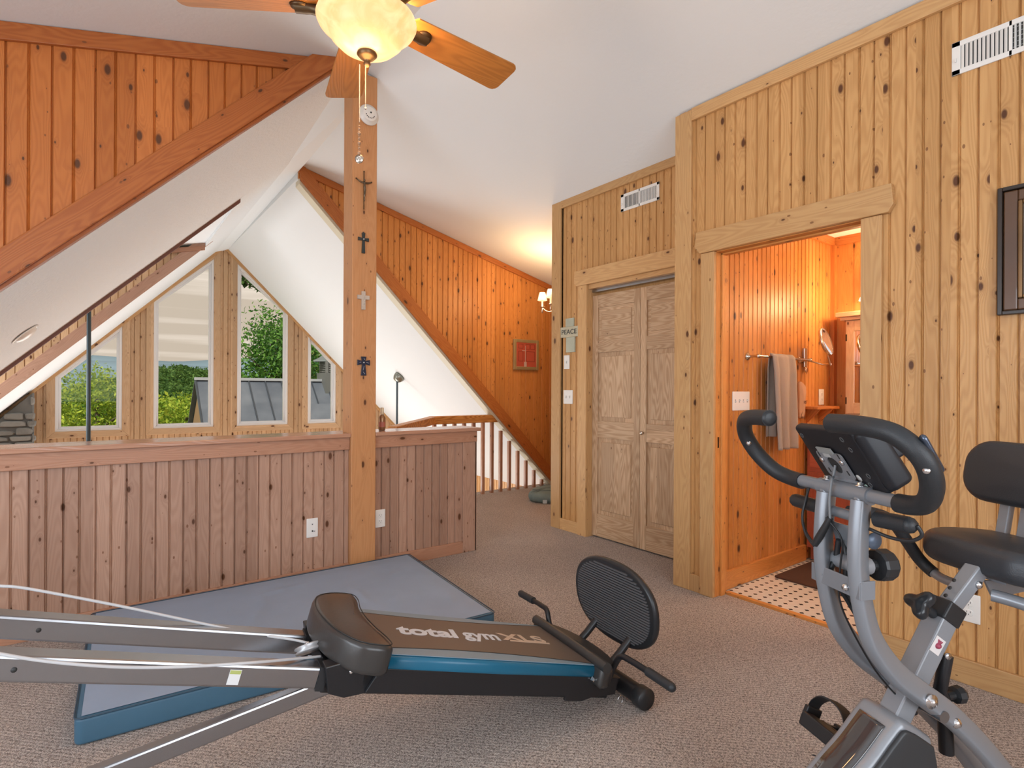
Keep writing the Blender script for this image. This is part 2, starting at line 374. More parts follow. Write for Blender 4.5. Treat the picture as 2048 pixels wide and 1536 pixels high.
def tile():
    m, t, b = base_mat('mosaic_tile'); L = t.links; b.inputs['Roughness'].default_value = .3
    tc = N(t, 'ShaderNodeTexCoord'); sp = N(t, 'ShaderNodeSeparateXYZ'); L.new(tc.outputs['Object'], sp.inputs[0])
    s = .062
    fx = math_(t, 'ABSOLUTE', math_(t, 'SUBTRACT', math_(t, 'FRACT', math_(t, 'DIVIDE', sp.outputs[0], s)), .5))
    fy = math_(t, 'ABSOLUTE', math_(t, 'SUBTRACT', math_(t, 'FRACT', math_(t, 'DIVIDE', sp.outputs[1], s)), .5))
    dot = math_(t, 'LESS_THAN', math_(t, 'ADD', fx, fy), .23)
    gx = math_(t, 'ABSOLUTE', math_(t, 'SUBTRACT', fx, .5)); gy = math_(t, 'ABSOLUTE', math_(t, 'SUBTRACT', fy, .5))
    gr = math_(t, 'MULTIPLY', math_(t, 'GREATER_THAN', math_(t, 'MAXIMUM', fx, fy), .965), 1)
    x = N(t, 'ShaderNodeMix', data_type='RGBA'); L.new(gr, x.inputs[0]); x.inputs[6].default_value = (.78, .74, .66, 1); x.inputs[7].default_value = (.55, .50, .43, 1)
    y = N(t, 'ShaderNodeMix', data_type='RGBA'); L.new(dot, y.inputs[0]); L.new(x.outputs[2], y.inputs[6]); y.inputs[7].default_value = (.015, .02, .022, 1)
    L.new(y.outputs[2], b.inputs['Base Color']); return m
TILE = tile()
def emis(name, col, st, base=(.8, .8, .8)):
    m, t, b = base_mat(name); b.inputs['Base Color'].default_value = (*base, 1); b.inputs['Emission Color'].default_value = (*col, 1); b.inputs['Emission Strength'].default_value = st; return m
def glass(name, tint=(1, 1, 1), refl=.004):
    m = bpy.data.materials.new(name); m.use_nodes = True; t = m.node_tree; t.nodes.clear()
    o = N(t, 'ShaderNodeOutputMaterial'); a = N(t, 'ShaderNodeBsdfTransparent'); a.inputs[0].default_value = (*tint, 1); g = N(t, 'ShaderNodeBsdfGlossy'); g.inputs['Roughness'].default_value = .02
    mx = N(t, 'ShaderNodeMixShader'); mx.inputs[0].default_value = refl
    t.links.new(a.outputs[0], mx.inputs[1]); t.links.new(g.outputs[0], mx.inputs[2]); t.links.new(mx.outputs[0], o.inputs[0]); return m
GLASS = glass('window_glass')
VINYL = plain('white_vinyl', (.80, .81, .82), .4)
PLASTIC_W = plain('white_plastic', (.82, .80, .76), .35)
PLASTIC_K = plain('black_plastic', (.018, .019, .021), .45)
SLOT = plain('slot_dark', (.03, .03, .03), .6)
BLACKM = plain('black_steel', (.012, .012, .014), .38, bump=.1, bs=300)
LEATHER = plain('black_vinyl', (.035, .033, .032), .38, bump=.12, bs=90)
BOARD_V = plain('board_vinyl', (.125, .095, .078), .42, bump=.15, bs=400)
CHROME = plain('chrome', (.75, .76, .78), .22, 1.0)
STEEL = plain('brushed_steel', (.36, .37, .39), .27, 1.0, bump=.05, bs=60)
NICKEL = plain('nickel', (.62, .56, .48), .25, 1.0)
GREYP = plain('grey_paint', (.255, .27, .295), .33, .3)
GREYP_L = plain('grey_housing', (.27, .28, .30), .35, .2)
FOAM = plain('black_foam', (.020, .022, .025), .50, bump=.2, bs=500)
CABLE = plain('grey_cable', (.55, .55, .56), .5)
BRONZE = plain('dark_bronze', (.10, .065, .035), .4, .8)
IRON = plain('dark_iron', (.05, .06, .06), .5, .6)

# ------------------------------------------------------------------ panelled walls
def paneling(mb, org, dr, nrm, regions, w=.132, thick=.1, phase=0.0):
    """vertical tongue-and-groove boards with a centre bead; regions: (x0,x1,bottom(x),top(x))"""
    org, dr, nrm = [np.array(q, float) for q in (org, dr, nrm)]
    up = np.array([0, 0, 1.])
    prof = [(0, -.011), (.002, -.011), (.007, 0), (w/2-.007, 0), (w/2-.003, -.006), (w/2, -.001), (w/2+.003, -.006), (w/2+.007, 0), (w-.004, 0)]
    for (x0, x1, bf, tf) in regions:
        k0 = int(math.floor((x0-phase)/w))-1; xs = []
        k = k0
        while phase+k*w < x1+w:
            for (a, d) in prof: xs.append((phase+k*w+a, d))
            k += 1
        pts = [(x, d) for x, d in xs if x0+1e-4 < x < x1-1e-4]
        def dep(x):
            for (a, da), (b, db) in zip(xs, xs[1:]):
                if a <= x <= b: return da+(db-da)*(x-a)/(b-a)
            return 0
        pts = [(x0, dep(x0))]+pts+[(x1, dep(x1))]
        for (a, da), (b, db) in zip(pts, pts[1:]):
            za, zb, ta, tb = bf(a), bf(b), tf(a), tf(b)
            if ta <= za+1e-4 and tb <= zb+1e-4: continue
            ta, tb = max(ta, za), max(tb, zb)
            P = lambda x, z, d: org+dr*x+up*z+nrm*d
            vs = [P(a, za, da), P(b, zb, db), P(b, tb, db), P(a, ta, da), P(a, za, -thick), P(b, zb, -thick), P(b, tb, -thick), P(a, ta, -thick)]
            fs = [(0, 1, 2, 3), (5, 4, 7, 6), (3, 2, 6, 7), (1, 0, 4, 5)]
            us = [[(a, za), (b, zb), (b, tb), (a, ta)], [(b, zb), (a, za), (a, ta), (b, tb)], [(a, 0), (b, 0), (b, .1), (a, .1)], [(b, 0), (a, 0), (a, .1), (b, .1)]]
            if a == pts[0][0]: fs.append((4, 0, 3, 7)); us.append([(0, za), (.1, za), (.1, ta), (0, ta)])
            if b == pts[-1][0]: fs.append((1, 5, 6, 2)); us.append([(0, zb), (.1, zb), (.1, tb), (0, tb)])
            if np.cross(dr, up)@nrm < 0: fs = [f[::-1] for f in fs]; us = [q[::-1] for q in us]
            mb.add(vs, fs, us)
    return mb
K = lambda c: (lambda x: c)

XR = 1.458                      # ridge
def zc_r(x): return 3.012-.245*(x-2.994)      # loft ceiling, right side
ZR = zc_r(XR)
def zc_l(x): return ZR-.245*(XR-x)
SR = 3.33
def zs_r(x): return SR-(x-XR)                 # steep slope right
def SLy(y): return np.interp(y, [3.5, 5.15, 8.9], [3.50, 3.32, 3.26])
def zs_l(x, y): return SLy(y)-(XR-x)
YK, XB, XC, YCH, YLC, YG = 3.62, 2.994, 3.35, 5.45, 3.5, 8.9

# ================================================================== STRUCTURE
# floor: loft with a wing past the half wall
f = MB()
f.ab((-2.4, -2.2, -.2), (XB+.1, 3.72, 0)).ab((2.42, 3.72, -.2), (6.2, 5.62, 0)).ab((XB+.1, 2.2, -.2), (6.2, 3.72, 0))
f.build('floor', CARPET, structure=True)
f = MB().ab((XB+.1, -.6, -.2), (5.0, 2.2, -.004)); f.build('floor_bathroom', TILE, structure=True)
f = MB().ab((-2.7, 3.7, -2.8), (6.2, 9.2, -2.6)); f.build('floor_great_room', plain('lower_floor', (.32, .18, .09), .4, var=.2), structure=True)

# loft ceiling (low-pitched both sides of the ridge) as solid slabs
def slab(mb, pts, th=.15):
    mb.prism(pts, (0, 0, th)); return mb
c = MB()
xm = 6.2
slab(c, [(XR, -2.2, ZR), (xm, -2.2, zc_r(xm)), (xm, YCH+.1, zc_r(xm)), (XR+.08, YCH+.1, zc_r(XR+.08)), (XR+.08, 3.6, zc_r(XR+.08)), (XR, 3.6, ZR)])
slab(c, [(-2.4, -2.2, zc_l(-2.4)), (XR, -2.2, ZR), (XR, 3.6, ZR), (-2.4, 3.6, zc_l(-2.4))])
c.build('ceiling', WHITE, structure=True)
# steep slopes of the great room
c = MB()
def lq(mb, x0, x1, y0, y1, th=.12):
    n = 6
    for i in range(n):
        a, b = y0+(y1-y0)*i/n, y0+(y1-y0)*(i+1)/n
        mb.prism([(x0, a, zs_l(x0, a)), (x1, a, zs_l(x1, a)), (x1, b, zs_l(x1, b)), (x0, b, zs_l(x0, b))], (0, 0, th))
XL0 = -2.6; XLR = XR-.085
lq(c, XL0, XLR, 3.52, 5.15); lq(c, .985, XLR, 5.15, 7.0); lq(c, XL0, XLR, 7.0, YG)
c.build('ceiling_left_slope', WHITE_S, structure=True)
c = MB().prism([(XR+.085, YCH+.02, zs_r(XR+.085)), (5.0, YCH+.02, zs_r(5.0)), (5.0, YG, zs_r(5.0)), (XR+.085, YG, zs_r(XR+.085))], (0, 0, .12))
c.build('ceiling_right_slope', drywall('smooth_paint', (.74, .765, .775)), structure=True)
# flat strip that closes the ridge
c = MB()
for (y0, y1) in ((3.62, 5.15), (5.15, YG)):
    za, zb = [min(float(zs_l(XLR, y)), 3.40) for y in (y0, y1)]; ra, rb = [min(np.interp(y, [3.6, 5.45, 8.9], [3.37, 3.30, 3.245]), 9) for y in (y0, y1)]
    c.prism([(XLR-.01, y0, za), (XR+.086, y0, ra), (XR+.086, y1, rb), (XLR-.01, y1, zb)], (0, 0, .2))
c.build('trim_ridge', WHITE, structure=True)
# left dormer of the great room: low ceiling above
c = MB().prism([(-2.6, 5.17, 2.86-.245*3.59), (.99, 5.17, 2.86), (1.0, 7.1, 2.86), (-2.6, 7.1, 2.86-.245*3.59)], (0, 0, .12))
c.build('ceiling_dormer', WHITE, structure=True)
# unseen shell of flat slabs, added to block sun and sky light
c = MB().ab((-3.0, -2.5, 4.0), (6.6, 9.1, 4.1)).ab((-2.75, -2.4, -2.8), (-2.65, 9.1, 4.0)).ab((6.3, -2.4, -2.8), (6.4, 9.1, 4.0)).ab((-2.7, -2.5, -2.8), (6.4, -2.4, 4.0))
c.ab((-2.7, YG+.14, 3.1), (6.4, YG+.2, 4.05))
c.build('roof', plain('sky_block', (.25, .25, .25), .8), structure=True)

# half wall
r = [(-2.4, 1.360, K(0), K(.85)), (1.536, 2.36, K(0), K(.85))]
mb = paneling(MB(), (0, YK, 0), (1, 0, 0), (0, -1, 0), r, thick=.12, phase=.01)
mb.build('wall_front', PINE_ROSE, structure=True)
mb = MB().ab((-2.4, YK-.022, .842), (1.361, YK+.0, .925)).ab((1.535, YK-.022, .842), (2.372, YK, .925))
mb.build('trim_1', PINE_ROSE_TRIM, structure=True, bevel=.003)
mb = MB().ab((-2.4, YK-.045, .925), (1.361, YK+.24, .951)).ab((1.535, YK-.045, .925), (2.395, YK+.24, .951)).ab((1.361, YK+.122, .925), (1.535, YK+.24, .951))
mb.build('trim_2', wood('pine_cap', (.50, .27, .17), (.54, .30, .20), (.34, .14, .08), board=9, knots=.2, contrast=.3, rough=.17), structure=True, bevel=.004)
mb = MB().ab((2.25, YK-.014, 0), (2.372, YK+.002, .842)).ab((2.36, YK-.014, 0), (2.374, YK+.125, .925))
mb.build('trim_3', PINE_ROSE, structure=True, bevel=.002)
mb = MB().ab((-2.4, YK-.016, 0), (1.361, YK, .088)).ab((1.535, YK-.016, 0), (2.25, YK, .088))
mb.build('baseboard_front', PINE_ROSE_TRIM, structure=True, bevel=.003)

# post from floor to ridge
mb = MB().ab((1.362, YK-.045, 0), (1.534, YK+.12, ZR-.03))
tag(mb.build('timber_post', wood('post_pine', (.57, .28, .12), (.57, .28, .12), (.40, .155, .05), board=9, knots=.35, contrast=.35), bevel=.006),
    'tall square knotty pine post rising from the half wall to the ridge, hung with crosses', 'post')

# right wall with the bathroom doorway (x = distance along +Y)
yd0, yd1, zd = 1.142, 1.939, 2.083
rg = [(-2.2, yd0-.016, K(0), K(3.02)), (yd0-.016, yd1+.016, K(zd+.005), K(3.02)), (yd1+.016, 2.2, K(0), K(3.02))]
mb = paneling(MB(), (XB, 0, 0), (0, 1, 0), (-1, 0, 0), rg, thick=.11, phase=.038)
mb.build('wall_right', PINE, structure=True)
# closet wall, set back
cd0, cd1, zcd = 2.34, 3.384, 2.105
rg = [(2.2, cd0, K(0), K(2.93)), (cd0, cd1+.016, K(2.14), K(2.93)), (cd1+.016, 3.82, K(0), K(2.93))]
mb = paneling(MB(), (XC, 0, 0), (0, 1, 0), (-1, 0, 0), rg, thick=.11, phase=.03)
mb.build('wall_right_closet', PINE, structure=True)
mb = paneling(MB(), (0, 3.82, 0), (1, 0, 0), (0, 1, 0), [(XC, 6.2, K(0), K(2.93))], thick=.12)
mb.ab((XB+.11, 2.12, 0), (XC+.02, 2.20, 2.98))
mb.build('wall_closet_end', PINE, structure=True)
mb = MB().ab((XB-.02, 2.105, 0), (XB+.37, 2.226, 3.0))
mb.build('trim_4', PINE_TRIM, structure=True, bevel=.004)
mb = MB().ab((XC-.02, 3.715, 0), (XC+.1, 3.835, 2.93)); mb.build('trim_5', PINE_TRIM, structure=True, bevel=.004)
# crown boards
mb = MB().ab((XB-.022, -2.2, 2.93), (XB, 2.105, 3.006)); mb.build('trim_6', PINE_TRIM, structure=True, bevel=.003)
mb = MB().ab((XC-.022, 2.226, 2.865), (XC, 3.715, 2.93)); mb.build('trim_7', PINE_TRIM, structure=True, bevel=.003)
# baseboards
mb = MB().ab((XB-.018, -2.2, 0), (XB, 1.05, .105)).ab((XB-.018, 2.03, 0), (XB, 2.105, .105)); mb.build('baseboard_right', PINE_TRIM, structure=True, bevel=.003)
mb = MB().ab((XC-.016, 3.487, 0), (XC, 3.715, .10)); mb.build('baseboard_closet', PINE_TRIM, structure=True, bevel=.003)

def header(mb, xw, y0, y1, z0, z1, th, cut):
    P = [(xw, y0+cut*.25, z0), (xw, y0, z0+cut*.4), (xw, y0+cut*.1, z1), (xw, y1-cut*.1, z1), (xw, y1, z0+cut*.45), (xw, y1-cut*.4, z0)]
    mb.prism(P[::-1], (-th, 0, 0))
# bathroom door casing
d = bpy.data.objects.new('door_1', None); COL.objects.link(d); d['kind'] = 'structure'; d.location = (XB, 1.54, 0)
MB().ab((XB-.024, yd1, 0), (XB, 2.03, zd)).build('casing', PINE_TRIM, d, bevel=.003)
MB().ab((XB-.024, 1.051, 0), (XB, yd0, zd)).build('casing', PINE_TRIM, d, bevel=.003)
mb = MB(); header(mb, XB, 1.0, 2.07, zd+.002, 2.218, .034, .09); mb.build('header', PINE_TRIM, d, bevel=.004)
mb = MB().ab((XB, yd1-.0, 0), (XB+.125, yd1+.018, zd)).ab((XB, yd0-.018, 0), (XB+.125, yd0, zd)).ab((XB, yd0, zd-.003), (XB+.125, yd1, zd+.003)).ab((XB+.05, yd1-.012, 0), (XB+.09, yd1, zd)).ab((XB+.05, yd0, zd-.013), (XB+.09, yd1, zd-.002))
mb.build('jamb', PINE_ORANGE, d, bevel=.002)
MB().ab((XB+.11, yd0, -.01), (XB+.145, yd1, .012)).build('threshold', PINE_ORANGE, d, bevel=.003)
MB().ab((XB+.022, yd1-.002, .90), (XB+.036, yd1-.0005, .965)).build('strike_plate', BRONZE, d)
# closet door: casing and two bifold leaves
d = bpy.data.objects.new('door_2', None); COL.objects.link(d); d['kind'] = 'structure'; d.location = (XC, 2.86, 0)
MB().ab((XC-.022, cd1, 0), (XC, 3.487, 2.137)).build('casing', PINE_TRIM, d, bevel=.003)
mb = MB(); header(mb, XC, 2.226, 3.53, 2.137, 2.268, .032, .07); mb.build('header', PINE_TRIM, d, bevel=.004)
mb = MB().ab((XC, cd1-.002, 0), (XC+.12, cd1+.018, 2.137)).ab((XC, cd0, 2.10), (XC+.12, cd1, 2.137)); mb.build('jamb', PINE_TRIM, d)
MB().ab((XC+.045, cd0, 2.075), (XC+.085, cd1, 2.10)).build('track', STEEL, d)
MB().ab((XC+.10, cd0-.1, 0), (XC+.115, cd1+.02, 2.11)).build('closet_back', PINE, d)
lw = (cd1-cd0-.01)/2
for k in range(2):
    y0 = cd1-.004-k*(lw+.003); y1 = y0-lw; x0, x1 = XC+.05, XC+.083; zb, zt = .012, 2.045; st = .062
    lf = bpy.data.objects.new('door_leaf', None); COL.objects.link(lf); lf.parent = d; lf.matrix_parent_inverse = Matrix.Translation(-d.location); lf.location = (XC, y1, 0)
    rails = [(zb, zb+.19), (.845, .985), (1.56, 1.665), (zt-.105, zt)]
    mb = MB().ab((x0, y1, zb), (x1, y1+st, zt)).ab((x0, y0-st, zb), (x1, y0, zt))
    o = mb.build('stile', PINE_DOOR, d, bevel=.002); 
    mb = MB()
    for a, b_ in rails: mb.ab((x0+.001, y1+st, a), (x1, y0-st, b_))
    mb.build('rail', PINE_DOOR, d, bevel=.002)
    for (a, b_) in ((rails[0][1], rails[1][0]), (rails[1][1], rails[2][0]), (rails[2][1], rails[3][0])):
        mb = MB().ab((x0+.014, y1+st-.01, a-.01), (x1-.006, y0-st+.01, b_+.01)); g = .035
        fz0, fz1, fy0, fy1 = a+g, b_-g, y1+st+g, y0-st-g
        mb.ab((x0+.006, fy0, fz0), (x0+.014, fy1, fz1))
        mb.build('door_panel', PINE_DOOR, d, bevel=.004)
    bpy.data.objects.remove(lf)
mb = MB().lathe([(0, -.032), (.010, -.031), (.016, -.024), (.014, -.014), (.007, -.008), (.007, 0), (.0, 0)], (XC+.05, cd1-.004-lw-.035, .915), (1, 0, 0), 16)
mb.build('door_knob', NICKEL, d)

# cheek wall right of the ridge, far side
def cheek_bot(x): return max(0.0, zs_r(x)+.01)
xm0 = XR+SR
rg = [(XR+.09, xm0, lambda x: cheek_bot(x), lambda x: zc_r(x)+.01), (xm0, 6.2, K(0), lambda x: zc_r(x)+.01)]
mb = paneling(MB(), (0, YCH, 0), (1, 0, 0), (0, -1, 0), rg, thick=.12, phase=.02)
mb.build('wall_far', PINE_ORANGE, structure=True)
def along(x0, x1, fz, y, w, th, drop=0.0):
    """board laid along a sloping line in a wall plane y"""
    p, q = np.array([x0, y, fz(x0)]), np.array([x1, y, fz(x1)]); dd = (q-p)/np.linalg.norm(q-p)
    n = np.cross(dd, (0, 1, 0)); n = n if n[2] > 0 else -n
    return p, q, dd, n
def rake(mb, x0, x1, fz, y, w, th, off=0.0, plumb=True):
    z0, z1 = fz(x0)+off, fz(x1)+off
    mb.prism([(x0, y, z0), (x1, y, z1), (x1, y, z1+w), (x0, y, z0+w)], (0, -th, 0))
mb = MB(); rake(mb, XR+.10, xm0-.02, zs_r, YCH, .175, .03, -.005)
mb.build('trim_8', PINE_ORANGE_TRIM, structure=True, bevel=.003)
mb = MB(); rake(mb, XR+.095, xm0+.02, zs_r, YCH+.11, .05, .12, -.045)
mb.build('trim_9', plain('cream_edge', (.62, .57, .44), .6), structure=True)
mb = MB(); rake(mb, XR+.09, 5.2, zc_r, YCH, .065, .022, -.068); mb.build('trim_10', PINE_ORANGE_TRIM, structure=True, bevel=.003)

# cheek wall left of the ridge, near side
lb = lambda x: 2.062+x
xt = (ZR-.245*XR-2.062)/(1-.245)
rg = [(-2.4, xt-.02, lambda x: lb(x)+.05, lambda x: zc_l(x)+.01)]
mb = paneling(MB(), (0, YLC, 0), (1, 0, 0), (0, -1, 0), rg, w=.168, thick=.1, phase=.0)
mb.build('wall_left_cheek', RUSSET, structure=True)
x2 = xt-.17/.755
mb = MB(); mb.prism([(-2.4, YLC-.002, lb(-2.4)), (xt, YLC-.002, lb(xt)), (x2, YLC-.002, zc_l(x2)), (-2.4, YLC-.002, lb(-2.4)+.17)], (0, -.05, 0))
mb.build('trim_11', RUSSET_TRIM, structure=True, bevel=.005)
mb = MB(); rake(mb, -2.4, xt+.04, lb, YLC+.1, .03, .13, -.02); mb.build('trim_12', RUSSET_TRIM, structure=True, bevel=.003)
mb = MB(); rake(mb, -2.4, xt-.02, zc_l, YLC, .085, .022, -.088); mb.build('trim_13', RUSSET_TRIM, structure=True, bevel=.003)

# end of the left slope: thin dark board, then the dormer cheek behind it
mb = MB(); s0 = lambda x: float(zs_l(x, 5.15)); 
mb.prism([(-2.4, 5.14, s0(-2.4)-.03), (.985, 5.14, s0(.985)-.03), (.985, 5.14, s0(.985)+.02), (-2.4, 5.14, s0(-2.4)+.16)][::-1], (0, .03, 0))
mb.build('trim_14', DARK_TRIM, structure=True)
s1 = lambda x: float(zs_l(x, 7.0))
mb = paneling(MB(), (0, 7.02, 0), (1, 0, 0), (0, -1, 0), [(-2.4, 1.03, lambda x: s1(x)+.04, lambda x: 2.86-.245*(1.1-x))], thick=.08)
mb.build('wall_dormer_cheek', PINE_PALE, structure=True)
mb = MB(); rake(mb, -2.4, 1.06, s1, 7.02, .14, .03, -.005); mb.build('trim_15', PINE_ROSE, structure=True, bevel=.003)
mb = MB(); rake(mb, -2.4, .98, lambda x: 2.86-.245*(1.1-x), 7.0, .05, .02, -.055); mb.build('trim_16', PINE_ROSE_TRIM, structure=True)

# gable wall with four windows
RK = .03
def zgl(x): return float(zs_l(x, YG))+.02
def zgr(x): return zs_r(x)+.02
win = []   # corner lists (x,z) clockwise from bottom left, measured at the frame's outer edge
def q(px, py): p = PY(px, py, YG); return (float(p[0]), float(p[2]))
zsill = .72
W1 = [q(110, 865), q(110, 752), q(244, 652), q(244, 860)]
W2 = [q(307, 858), q(307, 602), q(427, 518), q(427, 854)]
W3 = [q(474, 851), q(474, 528), q(575, 622), q(575, 847)]
W4 = [q(615, 846), q(615, 667), (3.12, q(615, 667)[1]-(3.12-q(615, 667)[0])*1.0), (3.12, q(615, 846)[1])]
ZS = sum(w_[0][1]+w_[3][1] for w_ in (W1, W2, W3, W4))/8
WINS = []
for w_ in (W1, W2, W3, W4):
    xl = (w_[0][0]+w_[1][0])/2; xr_ = (w_[2][0]+w_[3][0])/2
    WINS.append([(xl, ZS), (xl, w_[1][1]), (xr_, w_[2][1]), (xr_, ZS)])
edges = [-2.6]; regs = []
cur = -2.6
for w_ in WINS+[None]:
    nx = w_[0][0] if w_ else 5.0
    a = cur
    while a < nx-1e-6:
        b_ = nx if (a >= XR or nx <= XR) else XR
        fn = (lambda x: zgl(x)) if b_ <= XR+1e-6 else (lambda x: zgr(x))
        regs.append((a, b_, K(-2.6), fn)); a = b_
    if w_:
        xl, xr_ = w_[0][0], w_[3][0]; zl, zr_ = w_[1][1], w_[2][1]
        fn = (lambda x: zgl(x)) if xr_ < XR else (lambda x: zgr(x))
        regs.append((xl, xr_, K(-2.6), K(ZS)))
        regs.append((xl, xr_, (lambda x, xl=xl, xr_=xr_, zl=zl, zr_=zr_: zl+(zr_-zl)*(x-xl)/(xr_-xl)), fn)); cur = xr_
mb = paneling(MB(), (0, YG, 0), (1, 0, 0), (0, -1, 0), regs, thick=.12, phase=.03)
mb.build('wall_gable', PINE_PALE, structure=True)
def loopframe(mb, poly, y, inn, th, out=0.0):
    """mitred frame inside a convex polygon in plane y (x,z list, clockwise)"""
    n = len(poly); P = [np.array(p) for p in poly]
    def inset(dist):
        res = []
        for i in range(n):
            a, b_, c_ = P[i-1], P[i], P[(i+1) % n]
            e1 = (b_-a)/np.linalg.norm(b_-a); e2 = (c_-b_)/np.linalg.norm(c_-b_)
            n1 = np.array([e1[1], -e1[0]]); n2 = np.array([e2[1], -e2[0]]); k = (n1+n2)/(1+n1@n2); res.append(b_+k*dist)
        return res
    o_, i_ = inset(-out), inset(inn)
    for i in range(n):
        j = (i+1) % n
        q4 = [o_[i], o_[j], i_[j], i_[i]]
        mb.prism([(p[0], y, p[1]) for p in q4][::-1], (0, -th, 0))
    return i_
for k, w_ in enumerate(WINS):
    e = bpy.data.objects.new('window_%d' % (k+1), None); COL.objects.link(e); e['kind'] = 'structure'; e.location = (w_[0][0], YG, ZS)
    poly = [w_[0], w_[1], w_[2], w_[3]]
    mb = MB(); loopframe(mb, poly, YG+.0, -.0, .022, out=.085)
    mb.build('casing', PINE_PALE, e, bevel=.003)
    mb = MB(); i1 = loopframe(mb, poly, YG+.05, .03, .065); i2 = loopframe(mb, [tuple(p) for p in i1], YG+.06, .028, .045)
    mb.build('frame', VINYL, e, bevel=.003)
    MB().prism([(p[0], YG+.045, p[1]) for p in i2][::-1], (0, -.006, 0)).build('pane', GLASS, e)
mb = MB()
def rk(mb, x0, x1, fn, w=.10, th=.03): mb.prism([(x0, YG, fn(x0)-w), (x1, YG, fn(x1)-w), (x1, YG, fn(x1)), (x0, YG, fn(x0))], (0, -th, 0))
rk(mb, -2.6, XR, lambda x: zgl(x)-.02, .05, .028); rk(mb, XR, 5.0, lambda x: zgr(x)-.02, .05, .028)
mb.build('trim_17', PINE_TRIM, structure=True)
# lower side wall of the great room, seen between the balusters
mb = paneling(MB(), (4.93, 0, 0), (0, 1, 0), (-1, 0, 0), [(5.62, YG, K(-2.6), K(-.13))], thick=.1); mb.build('wall_great_room_right', PINE, structure=True)
mb = MB().ab((-2.6, 3.7, -2.6), (-2.5, YG, .2)); mb.build('wall_great_room_left', PINE, structure=True)
mb = MB().ab((-2.5, -2.2, 0), (-2.4, 3.6, 2.5)).ab((-2.5, 5.1, -.7), (-2.4, 7.1, 2.1)); mb.build('wall_left', PINE, structure=True)
mb = MB().ab((-2.4, -2.3, 0), (XB+.1, -2.2, 3.4)); mb.build('wall_back', PINE, structure=True)
mb = MB().ab((6.15, 2.2, 0), (6.25, 5.5, 2.4)); mb.build('wall_wing', PINE, structure=True)
mb = MB().ab((-2.4, 3.72, -2.6), (2.42, 3.76, 0)).ab((2.40, 3.72, -2.6), (2.44, 5.62, 0)).ab((2.42, 5.60, -2.6), (6.2, 5.64, 0)); mb.build('wall_below_loft', PINE, structure=True)

# bathroom shell
YB = 1.985; XW = 4.66
mb = paneling(MB(), (0, YB, 0), (1, 0, 0), (0, -1, 0), [(XB+.12, XW+.1, K(0), K(2.46))], thick=.08, w=.11, phase=.02); mb.build('wall_bathroom_side', PINE_ORANGE, structure=True)
mb = paneling(MB(), (XW, 0, 0), (0, 1, 0), (-1, 0, 0), [(-.6, YB, K(0), K(2.46))], thick=.08, w=.24, phase=.04); mb.build('wall_bathroom_back', PINE_ORANGE, structure=True)
mb = MB().ab((XB+.1, -.7, 2.45), (XW+.1, YB+.1, 2.55)); mb.build('ceiling_bathroom', WHITE, structure=True)
mb = MB().ab((XB+.1, -.7, 0), (XW, -.6, 2.5)); mb.build('wall_bathroom_near', PINE_ORANGE, structure=True)
mb = MB().ab((XB+.12, YB-.018, 2.385), (XW, YB, 2.45)).ab((XW-.018, -.6, 2.385), (XW, YB-.018, 2.45)).ab((XW-.05, YB-.03, 0), (XW, YB, 2.385)); mb.build('trim_18', PINE_ORANGE_TRIM, structure=True)
mb = MB().ab((XB+.145, YB-.02, 0), (4.2, YB, .115)); mb.build('baseboard_bathroom', PINE_ORANGE, structure=True, bevel=.003)

# ================================================================== RAILING
rl = thing('stair_railing', 'fir handrail with square balusters at the loft edge beyond the half wall', 'railing', (3.9, 5.55, 0))
yr = 5.5
MB().ab((3.0, yr-.05, .85), (3.96, yr+.05, .94)).build('handrail', FIR_RAIL, rl, bevel=.006)
p = FL(785, 851, .92)
MB().bar((p[0], p[1], .87), (3.02, yr, .895), .09, .085).build('handrail', FIR_RAIL, rl, bevel=.006)
MB().ab((p[0]-.05, p[1]-.05, .3), (p[0]+.04, p[1]+.04, .90)).build('newel_post', FIR_RAIL, rl, bevel=.004)
x = 3.05
while x < 4.75:
    top = min(.855, zs_r(x+.02)-.06)
    if top > .06: MB().ab((x-.018, yr-.018, 0.0), (x+.018, yr+.018, top)).build('baluster', PINE_ROSE_TRIM, rl)
    x += .131

# ================================================================== THINGS ON THE WALLS AND CEILING
# ceiling fan
FC = (.780, 1.913)
zcf = zc_l(FC[0])
fan = thing('ceiling_fan', 'five-blade ceiling fan with lit alabaster glass bowl and bead pull chains', 'ceiling fan', (FC[0], FC[1], zcf))
WALNUT = wood('blade_veneer', (.44, .18, .035), (.46, .19, .04), (.20, .065, .012), board=9, knots=0, contrast=.5, rough=.5)
MB().lathe([(0, 0), (.075, 0), (.072, -.02), (.05, -.055), (.02, -.07), (0, -.07)], (*FC, zcf+.01)).build('canopy', BRONZE, fan)
MB().tube([(*FC, zcf-.05), (*FC, 2.80)], .013).build('downrod', BRONZE, fan)
MB().lathe([(0, 2.82), (.05, 2.815), (.105, 2.79), (.13, 2.75), (.135, 2.69), (.12, 2.645), (.085, 2.62), (.09, 2.60), (.075, 2.585), (0, 2.585)], (*FC, 0)).build('motor_housing', BRONZE, fan)
zb_ = 2.61
